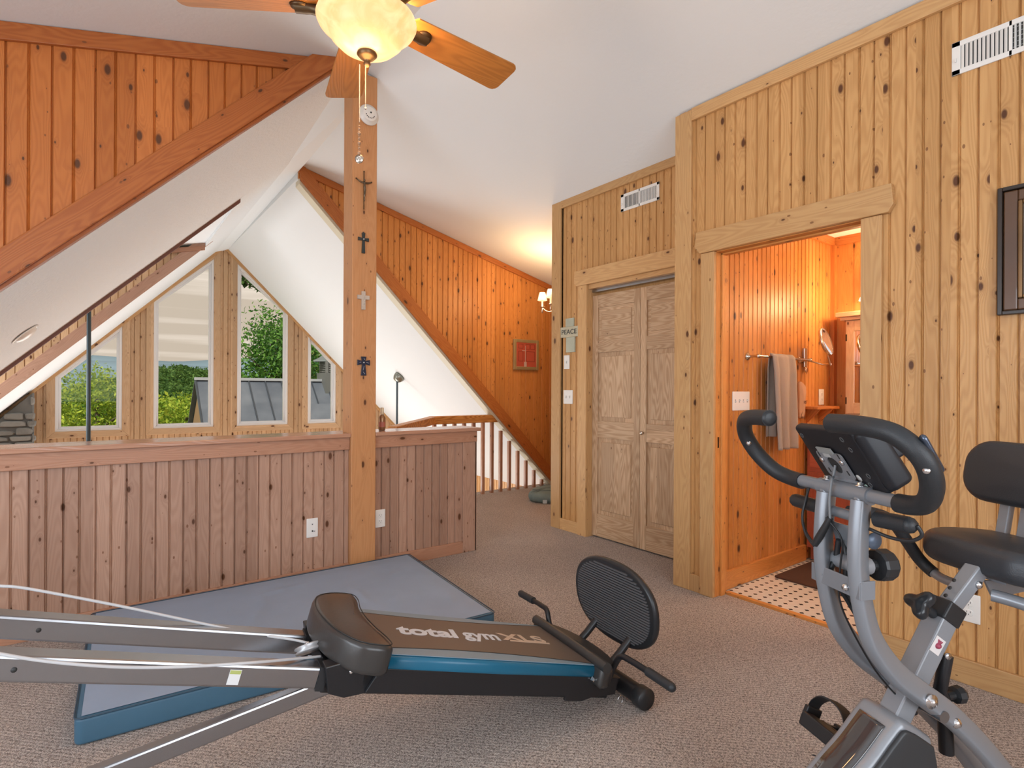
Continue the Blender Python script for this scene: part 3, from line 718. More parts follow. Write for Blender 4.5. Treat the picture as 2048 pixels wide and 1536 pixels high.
for k in range(5):
    a = radians(5.04-90+0)+0; a = radians(5.04)+k*2*pi/5
    # blade angle measured in the floor plan
    dr = np.array([cos(a), sin(a), 0]); sd = np.array([-sin(a), cos(a), 0]); o = np.array([*FC, zb_]); tl = radians(-12); sdt = sd*cos(tl)+np.array([0, 0, sin(tl)]); nn = np.cross(dr, sdt)
    out = []
    L0, L1, w0, w1 = .18, .665, .066, .084
    base = [(L0, -w0), (L1-.03, -w1)] + [(L1-.03+.03*sin(t), -w1+.03-.03*cos(t)) for t in (pi/6, pi/3, pi/2)] + [(L1, w1-.03)] + [(L1-.03+.03*cos(t), w1-.03+.03*sin(t)) for t in (pi/6, pi/3, pi/2)] + [(L0, w0), (L0-.025, w0*.55), (L0-.025, -w0*.55)]
    mb = MB().prism([o+dr*p_[0]+sdt*p_[1] for p_ in base], nn*.006); mb.build('blade', WALNUT, fan)
    mb = MB()
    mb.tube(spl([o+dr*.10+np.array([0, 0, .0]), o+dr*.14-np.array([0, 0, .018]), o+dr*.20-nn*.008, o+dr*.25-nn*.006], 4), [.014]*5+[.02]*4+[.022]*4, 8)
    mb.lathe([(0, -.012), (.03, -.010), (.035, 0), (0, 0)], o+dr*.235, nn, 16); mb.build('blade_bracket', BRONZE, fan)
def bowl_mat():
    m, t, b = base_mat('alabaster_glass'); L = t.links; tc = N(t, 'ShaderNodeTexCoord'); n = N(t, 'ShaderNodeTexNoise'); n.inputs['Scale'].default_value = 14; n.inputs['Detail'].default_value = 6; n.inputs['Distortion'].default_value = 1.2
    L.new(tc.outputs['Object'], n.inputs['Vector']); r = N(t, 'ShaderNodeValToRGB'); r.color_ramp.elements[0].position = .35; r.color_ramp.elements[0].color = (.92, .48, .19, 1); r.color_ramp.elements[1].position = .70; r.color_ramp.elements[1].color = (1, .66, .34, 1)
    L.new(n.outputs['Fac'], r.inputs[0]); L.new(r.outputs[0], b.inputs['Emission Color']); b.inputs['Emission Strength'].default_value = 1.15; b.inputs['Base Color'].default_value = (.25, .17, .10, 1); b.inputs['Roughness'].default_value = .3
    return m
MB().lathe([(.155, 2.585), (.172, 2.575), (.176, 2.565), (.170, 2.552), (.152, 2.54), (.142, 2.532), (.128, 2.505), (.10, 2.478), (.066, 2.462), (.03, 2.452), (.012, 2.45)], (*FC, 0), seg=48).build('glass_bowl', bowl_mat(), fan)
MB().lathe([(0, 2.458), (.034, 2.455), (.036, 2.447), (.026, 2.436), (.014, 2.428), (.010, 2.42), (.013, 2.414), (.006, 2.404), (0, 2.403)], (*FC, 0), seg=24).build('finial', BRONZE, fan)
def chain(px, y0, y1, n, r, beads=None):
    dep = 1.93; mb = MB()
    P = lambda y: CP+ray(px, y)*dep
    a, b_ = P(y0), P(y1); mb.tube([a, b_], .0006, 5)
    for k in range(n): mb.sphere(a+(b_-a)*(k+.5)/n, r, 6)
    return mb, a, b_
mb, a, b_ = chain(719, 128, 245, 60, .0019); pc = mb.build('pull_chain', NICKEL, fan)
mb, a, b_ = chain(731, 130, 217, 44, .0019); mb.sphere(b_, .004, 8); mb.build('pull_chain', NICKEL, fan)
mb = MB(); P = lambda y: CP+ray(718.5, y)*1.93
for k, yy in enumerate((252, 258, 263, 267, 272, 277, 281, 286, 291, 296, 301, 306)):
    mb.sphere(P(yy), (.0035, .0045, .004, .0065)[k % 4], 8, (1, 1, .8+.2*(k % 2)))
mb.build('bead_string', plain('bead_mix', (.40, .22, .12), .3, var=.6), pc)
mb = MB().lathe([(0, -.003), (.0145, -.003), (.0155, 0), (.0145, .003), (0, .003)], P(318), -fw, 24)
mb.lathe([(.006, .003), (.008, .0045), (.010, .003)], P(318), -fw, 20); mb.build('medallion', NICKEL, pc)
light('fan_bulb', 'POINT', (FC[0]+.07, FC[1]-.04, 2.59), 22, (1, .62, .30), shadow_soft_size=.04)
light('fan_glow', 'POINT', (FC[0], FC[1], 2.37), 12, (1, .56, .24), shadow_soft_size=.12)

# smoke alarm on the post
so = np.array([1.469, YK-.046, 3.085]); ax = np.array([0, -1, 0.])
sm = thing('smoke_alarm', 'round white smoke alarm near the top of the tall post', 'smoke alarm', so)
MB().lathe([(0, 0), (.066, 0), (.070, .008), (.066, .016), (.052, .020), (.050, .030), (.044, .034), (0, .034)], so, ax, 36).build('housing', PLASTIC_W, sm)
mb = MB()
for k in range(7):
    a = radians(200+k*22); mb.lathe([(0, 0), (.0035, 0), (.0035, .003), (0, .003)], so+np.array([.030*cos(a), -.033, .030*sin(a)]), ax, 8)
mb.build('vent_slots', SLOT, sm)
MB().lathe([(0, 0), (.006, 0), (.005, .003), (0, .003)], so+np.array([.004, -.034, .008]), ax, 12).build('test_button', SLOT, sm)

# crosses on the post, top to bottom
yp = YK-.046
cr = thing('crucifix', 'thin dark bronze crucifix, topmost of the four crosses on the post', 'crucifix', (1.437, yp, 2.56))
mb = MB().tube([(1.437, yp-.008, 2.695), (1.437, yp-.008, 2.445)], .0035, 8).tube(spl([(1.385, yp-.008, 2.640), (1.41, yp-.008, 2.628), (1.437, yp-.008, 2.626), (1.464, yp-.008, 2.628), (1.489, yp-.008, 2.636)], 4), .0034, 8)
for p_ in ((1.437, yp-.008, 2.697), (1.384, yp-.008, 2.641), (1.490, yp-.008, 2.637)): mb.sphere(p_, .0055, 8)
mb.build('cross_bars', BRONZE, cr)
mb = MB().tube(spl([(1.437, yp-.017, 2.625), (1.436, yp-.020, 2.60), (1.439, yp-.018, 2.57), (1.436, yp-.020, 2.535), (1.438, yp-.016, 2.50)], 5), [.007]*6+[.009]*5+[.007]*5+[.004]*5, 8)
mb.tube(spl([(1.432, yp-.018, 2.618), (1.412, yp-.014, 2.622), (1.392, yp-.012, 2.634)], 4), .0035, 6).tube(spl([(1.442, yp-.018, 2.618), (1.462, yp-.014, 2.620), (1.482, yp-.012, 2.630)], 4), .0035, 6).sphere((1.436, yp-.020, 2.636), .009, 8, (.8, .8, 1.1))
mb.build('corpus', plain('corpus_bronze', (.16, .12, .08), .35, .8), cr)
def cross(name, label, cx, z0, z1, arm, za, w, mat, flare=0, dark=False):
    t_ = thing(name, label, 'cross', (cx, yp, (z0+z1)/2)); h = w/2; f_ = flare
    pts = [(-h-f_, z0), (h+f_, z0), (h, za-h), (arm, za-h-f_), (arm, za+h+f_), (h, za+h), (h+f_, z1), (-h-f_, z1), (-h, za+h), (-arm, za+h+f_), (-arm, za-h-f_), (-h, za-h)]
    o = MB().prism([(cx+a, yp, b_) for a, b_ in pts][::1], (0, -.012, 0)).build('cross_body', mat, t_, bevel=.002)
    return t_
t_ = cross('wall_cross', 'small black cross with pointed tips, second from the top on the post', 1.436, 2.152, 2.288, .037, 2.245, .016, IRON, .004)
MB().sphere((1.436, yp-.013, 2.245), .006, 8).build('centre_boss', CHROME, t_)
MB().sphere((1.436, yp-.006, 2.290), .006, 8).build('hanging_loop', IRON, t_)
t_ = cross('wall_cross', 'pale carved stone cross, third from the top on the post', 1.438, 1.775, 1.898, .042, 1.858, .027, plain('carved_stone', (.50, .42, .35), .7, bump=1.0, bs=120, var=.35))
mb = MB()
for k in range(9): mb.lathe([(0, 0), (.0035, .0), (.003, .003), (0, .004)], (1.438+random.uniform(-.008, .008), yp-.012, 1.785+k*.012), (0, -1, 0), 8)
mb.build('relief', plain('relief_stone', (.62, .55, .47), .6), t_)
t_ = cross('wall_cross', 'dark blue flared cross with a white centre dot, lowest on the post', 1.441, 1.335, 1.462, .043, 1.422, .022, plain('navy_glaze', (.012, .022, .05), .25, var=.5), .008)
MB().lathe([(0, 0), (.005, 0), (.004, .003), (0, .004)], (1.441, yp-.012, 1.422), (0, -1, 0), 12).build('centre_dot', PLASTIC_W, t_)
for (a, b_, c_, d_) in ((-.03, 1.42, -.02, 1.426), (.015, 1.424, .033, 1.419), (.002, 1.40, -.006, 1.37), (-.006, 1.36, .008, 1.345), (.0, 1.45, .006, 1.44)): MB().bar((1.441+a, yp-.0128, b_), (1.441+c_, yp-.0128, d_), .002, .001, (0, 1, 0)).build('glaze_streak', plain('glaze_pale', (.45, .5, .55), .4), t_)

# electrical plates
def plate(name, label, cat, o, A, Bu, w, h, kind, group=None):
    """o centre on the wall; A along wall, Bu up; normal A x Bu faces the room"""
    o, A, Bu = [np.array(q_, float) for q_ in (o, A, Bu)]; Nn = np.cross(A, Bu)
    t_ = thing(name, label, cat, o, group)
    MB().pad(rrect(w, h, .004, 3), o, A, Bu, Nn, .006, .003, 3).build('cover_plate', PLASTIC_W, t_)
    if kind == 'duplex':
        for dz in (.020, -.020):
            rc = MB().pad(rrect(.028, .027, .009, 4), o+Bu*dz, A, Bu, Nn, .0085, .001, 2).build('receptacle', PLASTIC_W, t_)
            mb = MB()
            for sx in (-.006, .006): mb.box(o+Bu*(dz+.004)+A*sx+Nn*.0087, A*.001, Bu*.004, Nn*.0004)
            mb.lathe([(0, 0), (.002, 0), (.002, .0008), (0, .0008)], o+Bu*(dz-.006)+Nn*.0085, Nn, 10); mb.build('slots', SLOT, rc)
    elif kind == 'phone':
        MB().prism([o+A*a+Bu*b_+Nn*.0061 for a, b_ in ((-.005, .026), (.005, .026), (0, .016))][::-1], Nn*.0006).build('phone_socket', SLOT, t_)
        mb = MB().lathe([(0, 0), (.0045, 0), (.0045, .006), (.002, .006), (.002, .002)], o+Bu*-.02+Nn*.006, Nn, 14)
        mb.build('cable_jack', SLOT, t_)
        MB().lathe([(.0, 0), (.004, 0), (.0035, .004), (0, .004)], o+Bu*-.022+A*.012+Nn*.006, Nn, 12).build('coax_port', CHROME, t_)
    else:
        n = kind
        for k in range(n):
            xo = (k-(n-1)/2)*.046 if n > 1 else 0
            if n == 4: xo = (k-1.5)*.046
            s_ = MB().box(o+A*xo+Nn*.0065, A*.005, Bu*.011, Nn*.0008).build('switch_slot', plain('switch_shadow', (.45, .44, .42), .5), t_)
            up = 1 if (k+n) % 2 else -1
            MB().box(o+A*xo+Bu*.004*up+Nn*.012, A*.0035, Bu*.0045+Nn*.002*up, Nn*.005).build('toggle', PLASTIC_W, t_, bevel=.001)
    return t_
plate('wall_outlet', 'white phone and cable plate on the half wall left of the post', 'wall plate', (1.123, YK-.0, .354), (1, 0, 0), (0, 0, 1), .072, .122, 'phone')
plate('wall_outlet', 'white duplex outlet at the right edge of the post foot', 'outlet', (1.585, YK-.003, .352), (1, 0, 0), (0, 0, 1), .072, .122, 'duplex')
plate('wall_outlet', 'white duplex outlet low on the right wall behind the bike seat', 'outlet', (XB, .722, .325), (0, -1, 0), (0, 0, 1), .078, .122, 'duplex')
plate('light_switch', 'small white single switch below the peace cross', 'light switch', (XC, 3.645, 1.49), (0, -1, 0), (0, 0, 1), .072, .122, 1)
plate('light_switch', 'white two-gang switch plate left of the closet casing', 'light switch', (XC, 3.625, 1.182), (0, -1, 0), (0, 0, 1), .118, .122, 2)
plate('light_switch', 'white four-gang switch plate on the bathroom wall beside the towel', 'light switch', (3.343, YB, 1.18), (1, 0, 0), (0, 0, 1), .20, .122, 4)
plate('wall_outlet', 'cream outlet plate on the bathroom wall above the little shelf', 'outlet', (4.46, YB, 1.20), (1, 0, 0), (0, 0, 1), .078, .12, 'duplex')

# PEACE cross plaque
pc_ = thing('cross_plaque', 'pale stone cross plaque reading PEACE above the light switch', 'plaque', (XC, 3.60, 1.76))
STONE_P = plain('pale_plaque', (.50, .46, .33), .7, bump=.6, bs=60, var=.3)
yc0 = 3.601
MB().ab((XC-.018, yc0-.112, 1.708), (XC, yc0+.112, 1.800)).build('crossbar', STONE_P, pc_, bevel=.003)
for (za_, zb__, ya_, yb__) in ((1.80, 1.875, -.052, .052), (1.575, 1.708, -.066, .045)): MB().ab((XC-.014, yc0+ya_, za_), (XC, yc0+yb__, zb__)).build('upright', plain('pale_plaque_green', (.44, .45, .35), .7, bump=.6, bs=60, var=.3), pc_, bevel=.003)
text_mb('PEACE', (XC-.0185, yc0+.095, 1.735), (0, -1, 0), (0, 0, 1), .058, .0012, .012, 0, .19).build('lettering', plain('ink', (.05, .055, .05), .6), pc_)

# air registers
def register(label, yL, yR, z0, z1, open_right=True):
    t_ = thing('air_register', label, 'air register', (XB if yL < 2 else XC, (yL+yR)/2, (z0+z1)/2)); X = XB if yL < 2 else XC
    mb = MB(); b_ = .022
    for (a, c_, d_, e_) in ((yR, yL, z0, z0+b_), (yR, yL, z1-b_, z1), (yR, yR+b_, z0, z1), (yL-b_*1.4, yL, z0, z1)): mb.ab((X-.008, a, d_), (X, c_, e_))
    m_ = (yL+yR)/2; mb.ab((X-.008, m_-.006, z0), (X, m_+.006, z1))
    mb.build('frame', PLASTIC_W, t_, bevel=.002)
    MB().ab((X-.001, yR+.01, z0+.01), (X+.0, yL-.01, z1-.01)).build('duct_opening', SLOT, t_)
    for (a, c_, tl) in ((m_+.008, yL-b_*1.4, 50), (yR+b_, m_-.008, -20)):
        n = int((c_-a)/.0135)
        mb = MB()
        for k in range(n):
            yy = a+(k+.5)*(c_-a)/n; w_ = .0085; tt = radians(tl)
            mb.box((X-.005, yy, (z0+z1)/2), (cos(tt)*.004, sin(tt)*w_*.8, 0), (0, 0, (z1-z0)/2-b_), (-sin(tt)*.0006, cos(tt)*.0006, 0))
        mb.build('louvre', PLASTIC_W, t_)
    mb = MB()
    for k in range(5): zz = z0+b_+(k+.5)*(z1-z0-2*b_)/5; mb.ab((X-.0025, yR+b_, zz-.001), (X-.0015, m_, zz+.001))
    mb.build('cross_louvre', plain('register_grey', (.4, .4, .4), .5), t_)
    MB().box((X-.012, yL-b_*.7, (z0+z1)/2-.01), (.006, 0, 0), (0, .003, 0), (0, 0, .008)).build('lever', PLASTIC_W, t_)
register('white air register above the bifold closet doors', 3.017, 2.642, 2.66, 2.795)
register('white air register high on the right wall at the corner of the room', .79, .40, 2.622, 2.765)

# framed picture on the right wall (only its left edge is in view)
pf = thing('picture_frame', 'dark wood picture frame with gilt inner moulding on the right wall', 'picture frame', (XB, .40, 1.82))
fm = plain('frame_mahogany', (.10, .045, .02), .3, var=.4, coat=.4); fg = plain('frame_bronze_gilt', (.20, .11, .045), .3, .5, var=.4)
def pframe(mb, x, yL, yR, z0, z1, w, t0, t1):
    mb.ab((x-t1, yL-w, z0), (x-t0, yL, z1)).ab((x-t1, yR, z0), (x-t0, yR+w, z1)).ab((x-t1, yR+w, z0), (x-t0, yL-w, z0+w)).ab((x-t1, yR+w, z1-w), (x-t0, yL-w, z1))
mb = MB(); pframe(mb, XB, .630, .17, 1.562, 2.083, .016, 0, .030); mb.build('outer_moulding', plain('frame_black', (.03, .02, .015), .3), pf, bevel=.003)
mb = MB(); pframe(mb, XB, .612, .188, 1.580, 2.065, .045, 0, .022); mb.build('frame_band', fm, pf, bevel=.005)
mb = MB(); pframe(mb, XB, .566, .234, 1.626, 2.019, .014, 0, .027); mb.build('inner_moulding', fg, pf, bevel=.004)
MB().ab((XB-.012, .24, 1.635), (XB-.002, .556, 2.01)).build('print', plain('print_dark', (.12, .09, .07), .5, var=.5), pf)

# framed picture of a red door on the far wall
rp_ = thing('picture_frame', 'small gilt-framed picture of a red panelled door on the far orange wall', 'picture frame', (4.30, YCH, 1.67))
GILT = plain('pale_gilt', (.50, .42, .22), .35, .5, var=.3); x0_, x1_, z0_, z1_ = 4.105, 4.50, 1.488, 1.865
mb = MB()
for lo, hi in (((x0_, z0_), (x0_+.04, z1_)), ((x1_-.04, z0_), (x1_, z1_)), ((x0_+.04, z0_), (x1_-.04, z0_+.04)), ((x0_+.04, z1_-.04), (x1_-.04, z1_))): mb.ab((lo[0], YCH-.032, lo[1]), (hi[0], YCH-.01, hi[1]))
mb.build('frame', GILT, rp_, bevel=.006)
MB().ab((x0_+.004, YCH-.022, z0_+.004), (x1_-.004, YCH-.0, z1_-.004)).build('backing', plain('frame_side', (.05, .02, .015), .5), rp_)
MB().ab((x0_+.038, YCH-.026, z0_+.038), (x1_-.038, YCH-.0225, z1_-.038)).build('print', plain('print_red', (.52, .10, .06), .5, var=.15), rp_)
mb = MB()
for (a, b_, c_, d_) in ((.07, .235, .145, .29), (.185, .225, .25, .29), (.26, .225, .33, .29), (.07, .075, .145, .20), (.195, .075, .33, .20)):
    for lo, hi in (((a, b_), (a+.005, d_)), ((c_-.005, b_), (c_, d_)), ((a, b_), (c_, b_+.005)), ((a, d_-.005), (c_, d_))): mb.ab((x0_+lo[0], YCH-.0275, z0_+lo[1]+.03), (x0_+hi[0], YCH-.026, z0_+hi[1]+.03))
mb.build('painted_panels', plain('print_dark_red', (.22, .035, .02), .5), rp_)
MB().ab((x0_+.16, YCH-.0275, z0_+.04), (x0_+.20, YCH-.026, z0_+.10)).ab((x0_+.176, YCH-.0275, z0_+.10), (x0_+.184, YCH-.026, z0_+.30)).ab((x0_+.13, YCH-.0275, z0_+.235), (x0_+.19, YCH-.026, z0_+.243)).build('painted_post', plain('print_pale', (.62, .5, .45), .5), rp_)
MB().ab((x0_+.04, YCH-.0305, z0_+.04), (x1_-.04, YCH-.0295, z1_-.04)).build('glazing', GLASS, rp_)

# bronze spray bottle on the half wall cap
bt = thing('spray_bottle', 'slim bronze spray bottle with pale cap on the half wall right of the post', 'bottle', (1.632, 3.70, .951))
MB().lathe([(0, 0), (.021, 0), (.023, .004), (.023, .088), (.019, .102), (.011, .112), (0, .112)], (1.632, 3.70, .952), seg=20).build('bottle_body', plain('bottle_bronze', (.30, .17, .09), .3, .5), bt)
MB().lathe([(0, .112), (.012, .112), (.013, .116), (.013, .157), (.010, .162), (0, .162)], (1.632, 3.70, .952), seg=16).build('cap', plain('bottle_cap', (.70, .60, .42), .35, .2), bt)
MB().lathe([(.0235, .025), (.0235, .062)], (1.632, 3.70, .952), seg=20).build('paper_label', plain('bottle_label', (.42, .14, .10), .5), bt)

# long rods hanging from the great-room ceilings
rod = thing('hanging_rod', 'dark metal rod hanging from the left dormer of the great room', 'ceiling rod', (-.035, 5.9, 2.59))
MB().tube([(-.035, 5.9, 2.575), (-.035, 5.9, .2)], .016, 12).build('rod', plain('rod_blue_steel', (.06, .085, .10), .4, .5), rod)
MB().lathe([(0, 0), (.06, 0), (.05, -.03), (.02, -.05), (0, -.05)], (-.035, 5.9, 2.585)).build('canopy', NICKEL, rod)
yq = 7.2; dq = ray(800, 752); tq = (SR+XR-EYE)/(dq[2]+dq[0]); cq = CP+dq*tq
rod = thing('hanging_rod', 'dark rod hanging from a bell canopy on the white right slope', 'ceiling rod', cq)
nn = np.array([-.70, 0, -.70]); 
MB().lathe([(0, 0), (.075, 0), (.078, .02), (.066, .055), (.045, .085), (0, .09)], cq, nn, 28).build('canopy', plain('canopy_pewter', (.28, .29, .25), .35, .7), rod)
MB().tube([cq+nn*.06+np.array([-.0, 0, -.01]), cq+nn*.06+np.array([0, 0, -2.2])], .014, 12).build('rod', plain('rod_blue_steel', (.06, .085, .10), .4, .5), rod)

# recessed eyeball light in the left slope
dq = ray(50, 668); tq = None
for t_i in np.linspace(2, 9, 1400):
    p_ = CP+dq*t_i
    if p_[2] >= zs_l(p_[0], p_[1]): tq = p_; break
if tq is not None:
    ey = thing('recessed_light', 'white recessed eyeball light in the steep left slope', 'ceiling light', tq); nn = np.array([.707, 0, -.707])
    MB().lathe([(.088, 0), (.088, .004), (.076, .006), (.074, 0)], tq, nn, 32).build('trim_ring', PLASTIC_W, ey)
    MB().lathe([(.074, .001), (.066, .014), (.040, .026), (.0, .030)], tq, nn, 32).build('eyeball', PLASTIC_W, ey)

# chandelier beyond the closet corner
cc_ = np.array([4.14, 4.64]); zc_ = zc_r(4.14)
ch = thing('chandelier', 'small brass chandelier with cream pleated shades beyond the closet corner', 'chandelier', (*cc_, zc_))
MB().lathe([(0, 0), (.065, 0), (.06, -.02), (.03, -.04), (0, -.045)], (*cc_, zc_), seg=24).build('canopy', BRONZE, ch)
mb = MB()
for k in range(18): mb.lathe([(.008, -.002), (.011, 0), (.008, .002)], (*cc_, zc_-.05-k*.017), ((1, 0, 0) if k % 2 else (0, 1, 0)), 10)
mb.build('chain', NICKEL, ch)
mb = MB().lathe([(0, 2.40), (.012, 2.39), (.02, 2.33), (.01, 2.28), (.03, 2.22), (.055, 2.17), (.09, 2.155), (.092, 2.145), (.05, 2.12), (.02, 2.09), (.012, 2.05), (0, 2.03)], (*cc_, 0), seg=24).build('body', NICKEL, ch)
SHADE = emis('shade_fabric', (1, .78, .45), .95, (.8, .7, .5)); CANDLE = emis('candle_sleeve', (1, .75, .42), .5, (.8, .72, .5))
for k in range(5):
    a = radians(128+72*k); d_ = np.array([cos(a), sin(a), 0]); c0_ = np.array([*cc_, 0])
    mb = MB().tube(spl([c0_+d_*.03+np.array([0, 0, 2.17]), c0_+d_*.09+np.array([0, 0, 2.12]), c0_+d_*.15+np.array([0, 0, 2.13]), c0_+d_*.19+np.array([0, 0, 2.17])], 5), .006, 8)
    mb.lathe([(0, 2.165), (.025, 2.17), (.028, 2.178), (.012, 2.18)], c0_+d_*.19, seg=14).lathe([(0, 2.10), (.008, 2.11), (.014, 2.14), (.006, 2.165)], c0_+d_*.19, seg=12)
    ar = mb.build('arm', NICKEL, ch)
    MB().tube([c0_+d_*.19+np.array([0, 0, 2.175]), c0_+d_*.19+np.array([0, 0, 2.26])], .011, 10).build('candle_sleeve', CANDLE, ar)
    MB().lathe([(.055, 2.245), (.032, 2.335)], c0_+d_*.19, seg=24).build('shade', SHADE, ch, solid=.002)
light('chandelier_bulbs', 'POINT', (cc_[0]-.25, cc_[1]-.05, 2.38), 22, (1, .62, .30), shadow_soft_size=.12)

# pet bed on the wing carpet
pb = thing('pet_bed', 'blue-green denim pet bed on the carpet beyond the closet corner', 'pet bed', (4.05, 4.62, 0))
DENIM = plain('denim', (.16, .21, .20), .9, bump=.8, bs=40, var=.45)
out = []
for k in range(64):
    t_ = 2*pi*k/64; e = .55; r_ = 1+.02*sin(17*t_)+.012*sin(29*t_); out.append((math.copysign(abs(cos(t_))**e, cos(t_))*.30*r_, math.copysign(abs(sin(t_))**e, sin(t_))*.25*r_))
a_ = radians(-52); MB().pad(out, (4.17, 4.70, .002), (cos(a_), sin(a_), 0), (-sin(a_), cos(a_), 0), (0, 0, 1), .115, .055, 6, crown=.035).build('cushion', DENIM, pb)
mb = MB(); 
for k in (-1, 1): mb.tube(spl([(4.17+cos(a_)*s_*.24-sin(a_)*k*.16, 4.70+sin(a_)*s_*.24+cos(a_)*k*.16, .131+.004*cos(s_)) for s_ in (-1, -.5, 0, .5, 1)], 4), .003, 6)
mb.build('piping', plain('denim_dark', (.09, .12, .12), .9), pb)
p_ = FL(1090, 1003, .07); MB().box(p_+np.array([-.01, -.01, 0]), rv*.022, uv*.018, fw*.001).build('fabric_tag', plain('tag_white', (.5, .55, .54), .8), pb)

# ================================================================== BATHROOM
def shelf_br(mb, x, z): mb.prism([(x, YB, z-.11), (x, YB, z), (x, YB-.10, z), (x, YB-.085, z-.02)], (.016, 0, 0))
tb = thing('towel_bar', 'nickel towel bar on the orange bathroom wall', 'towel bar', (3.75, YB, 1.47))
ybar = YB-.075; zbar = 1.47
MB().tube([(3.42, ybar, zbar), (4.12, ybar, zbar)], .008, 12).build('bar', NICKEL, tb)
for x_ in (3.42, 4.12): MB().lathe([(0, 0), (.026, 0), (.026, .006), (.014, .012), (.009, .03), (.009, .06), (.014, .068), (.014, .085), (0, .09)], (x_, YB, zbar), (0, -1, 0), 24).build('bracket', NICKEL, tb)
mb = MB(); nx, nz_ = 26, 40
def towel(side, z0, xw0, xw1):
    vs = []; fs = []
    for j in range(nz_+1):
        for i in range(nx+1):
            u_ = i/nx; v_ = j/nz_; xx = (3.56 if side > 0 else 3.60)+(.30 if side > 0 else .26)*u_+ (v_*.012)*(1-2*u_); zz = zbar+.018-(zbar-z0)*v_
            fold = (.006+.014*v_)*sin(u_*2*pi*2.6+.6*v_)+.004*sin(u_*23)
            yy = ybar-side*(.018+.008*min(1, v_*6)+fold*.9+(.02*v_ if side > 0 else .0))
            if v_ == 0: yy = ybar
            vs.append((xx, yy, zz)); 
    for j in range(nz_):
        for i in range(nx): a = j*(nx+1)+i; fs.append((a, a+1, a+nx+2, a+nx+1))
    return vs, fs
TOWEL = plain('towel_terry', (.36, .29, .24), 1.0, bump=1.0, bs=260, sheen=.3)
mb = MB(); vs, fs = towel(1, .84, 0, 0); mb.add(vs, fs, None, True); vs, fs = towel(-1, .92, 0, 0); mb.add(vs, [f[::-1] for f in fs], None, True)
tw = mb.build('bath_towel', TOWEL, solid=.008); tag(tw, 'taupe bath towel folded over the bar on the bathroom wall', 'towel')
mb = MB()
vb = []
for j, zz in enumerate((.955, .92)):
    for i in range(nx+1): u_ = i/nx; v_ = (zbar+.012-zz)/(zbar-.84); vb.append((3.56+.30*u_+v_*.012*(1-2*u_), ybar-(.011+.010+((.006+.014*v_)*sin(u_*2*pi*2.6+.6*v_)+.004*sin(u_*23))*.9+.02*v_)-.0055, zz))
mb.add(vb, [(i, i+1, nx+2+i, nx+1+i) for i in range(nx)], None, True).build('woven_band', plain('towel_band', (.42, .35, .30), .9), tw, solid=.002)

mr_ = thing('shaving_mirror', 'round swing-arm magnifying mirror on the bathroom wall', 'mirror', (4.18, YB, 1.50))
MB().ab((4.155, YB-.02, 1.42), (4.20, YB, 1.56)).lathe([(0, 0), (.02, 0), (.02, .008), (0, .01)], (4.178, YB-.018, 1.40), (0, -1, 0)).build('wall_bracket', NICKEL, mr_, bevel=.003)
MB().tube([(4.18, YB-.03, 1.47), (4.26, YB-.10, 1.44), (4.235, YB-.17, 1.44)], .006, 8).tube([(4.235, YB-.165, 1.43), (4.20, YB-.16, 1.505)], .006, 8).build('swing_arm', NICKEL, mr_)
mc_ = np.array([4.17, YB-.16, 1.60]); md_ = np.array([.12, -.97, .28]); 
MB().lathe([(0, -.012), (.095, -.012), (.103, -.006), (.103, .006), (.095, .012), (.090, .009)], mc_, md_, 36).build('rim', NICKEL, mr_)
MB().lathe([(.0, .0088), (.091, .0088)], mc_, md_, 36).build('mirror_glass', plain('mirror_silver', (.9, .9, .9), .03, 1.0), mr_)

cb = thing('hanging_pouch', 'pale bottle-shaped fabric pouch with dark print hanging on the bathroom wall', 'pouch', (4.00, YB, 1.2))
ol = [(-.035, -.12), (.0, -.11), (.028, -.125), (.04, -.06), (.045, .05), (.055, .10), (.03, .125), (-.02, .145), (-.045, .12), (-.04, .03), (-.045, -.05)]
MB().pad([tuple(p[:2]) for p in spl([(*p, 0) for p in ol+ol[:1]], 3)[:-1]], (4.105, YB-.004, 1.17), (1, 0, 0), (0, 0, 1), (0, -1, 0), .03, .012, 4, crown=.012).build('pouch_body', plain('pouch_cloth', (.58, .36, .24), .9, bump=.6, bs=30), cb)
text_mb('HIST', (4.08, YB-.052, 1.155), (1, 0, 0), (0, 0, 1), .03, .001, .01, 0, .05).build('lettering', plain('print_brown', (.12, .05, .04), .8), cb)
sh = thing('wall_shelf', 'narrow pine shelf on two brackets on the bathroom wall', 'shelf', (4.2, YB, 1.1))
MB().ab((4.165, YB-.11, 1.112), (4.52, YB, 1.132)).build('shelf_board', PINE_ORANGE_TRIM, sh, bevel=.003)
for x_ in (4.22, 4.42): mb = MB(); shelf_br(mb, x_, 1.112); mb.build('bracket', PINE_ORANGE_TRIM, sh)

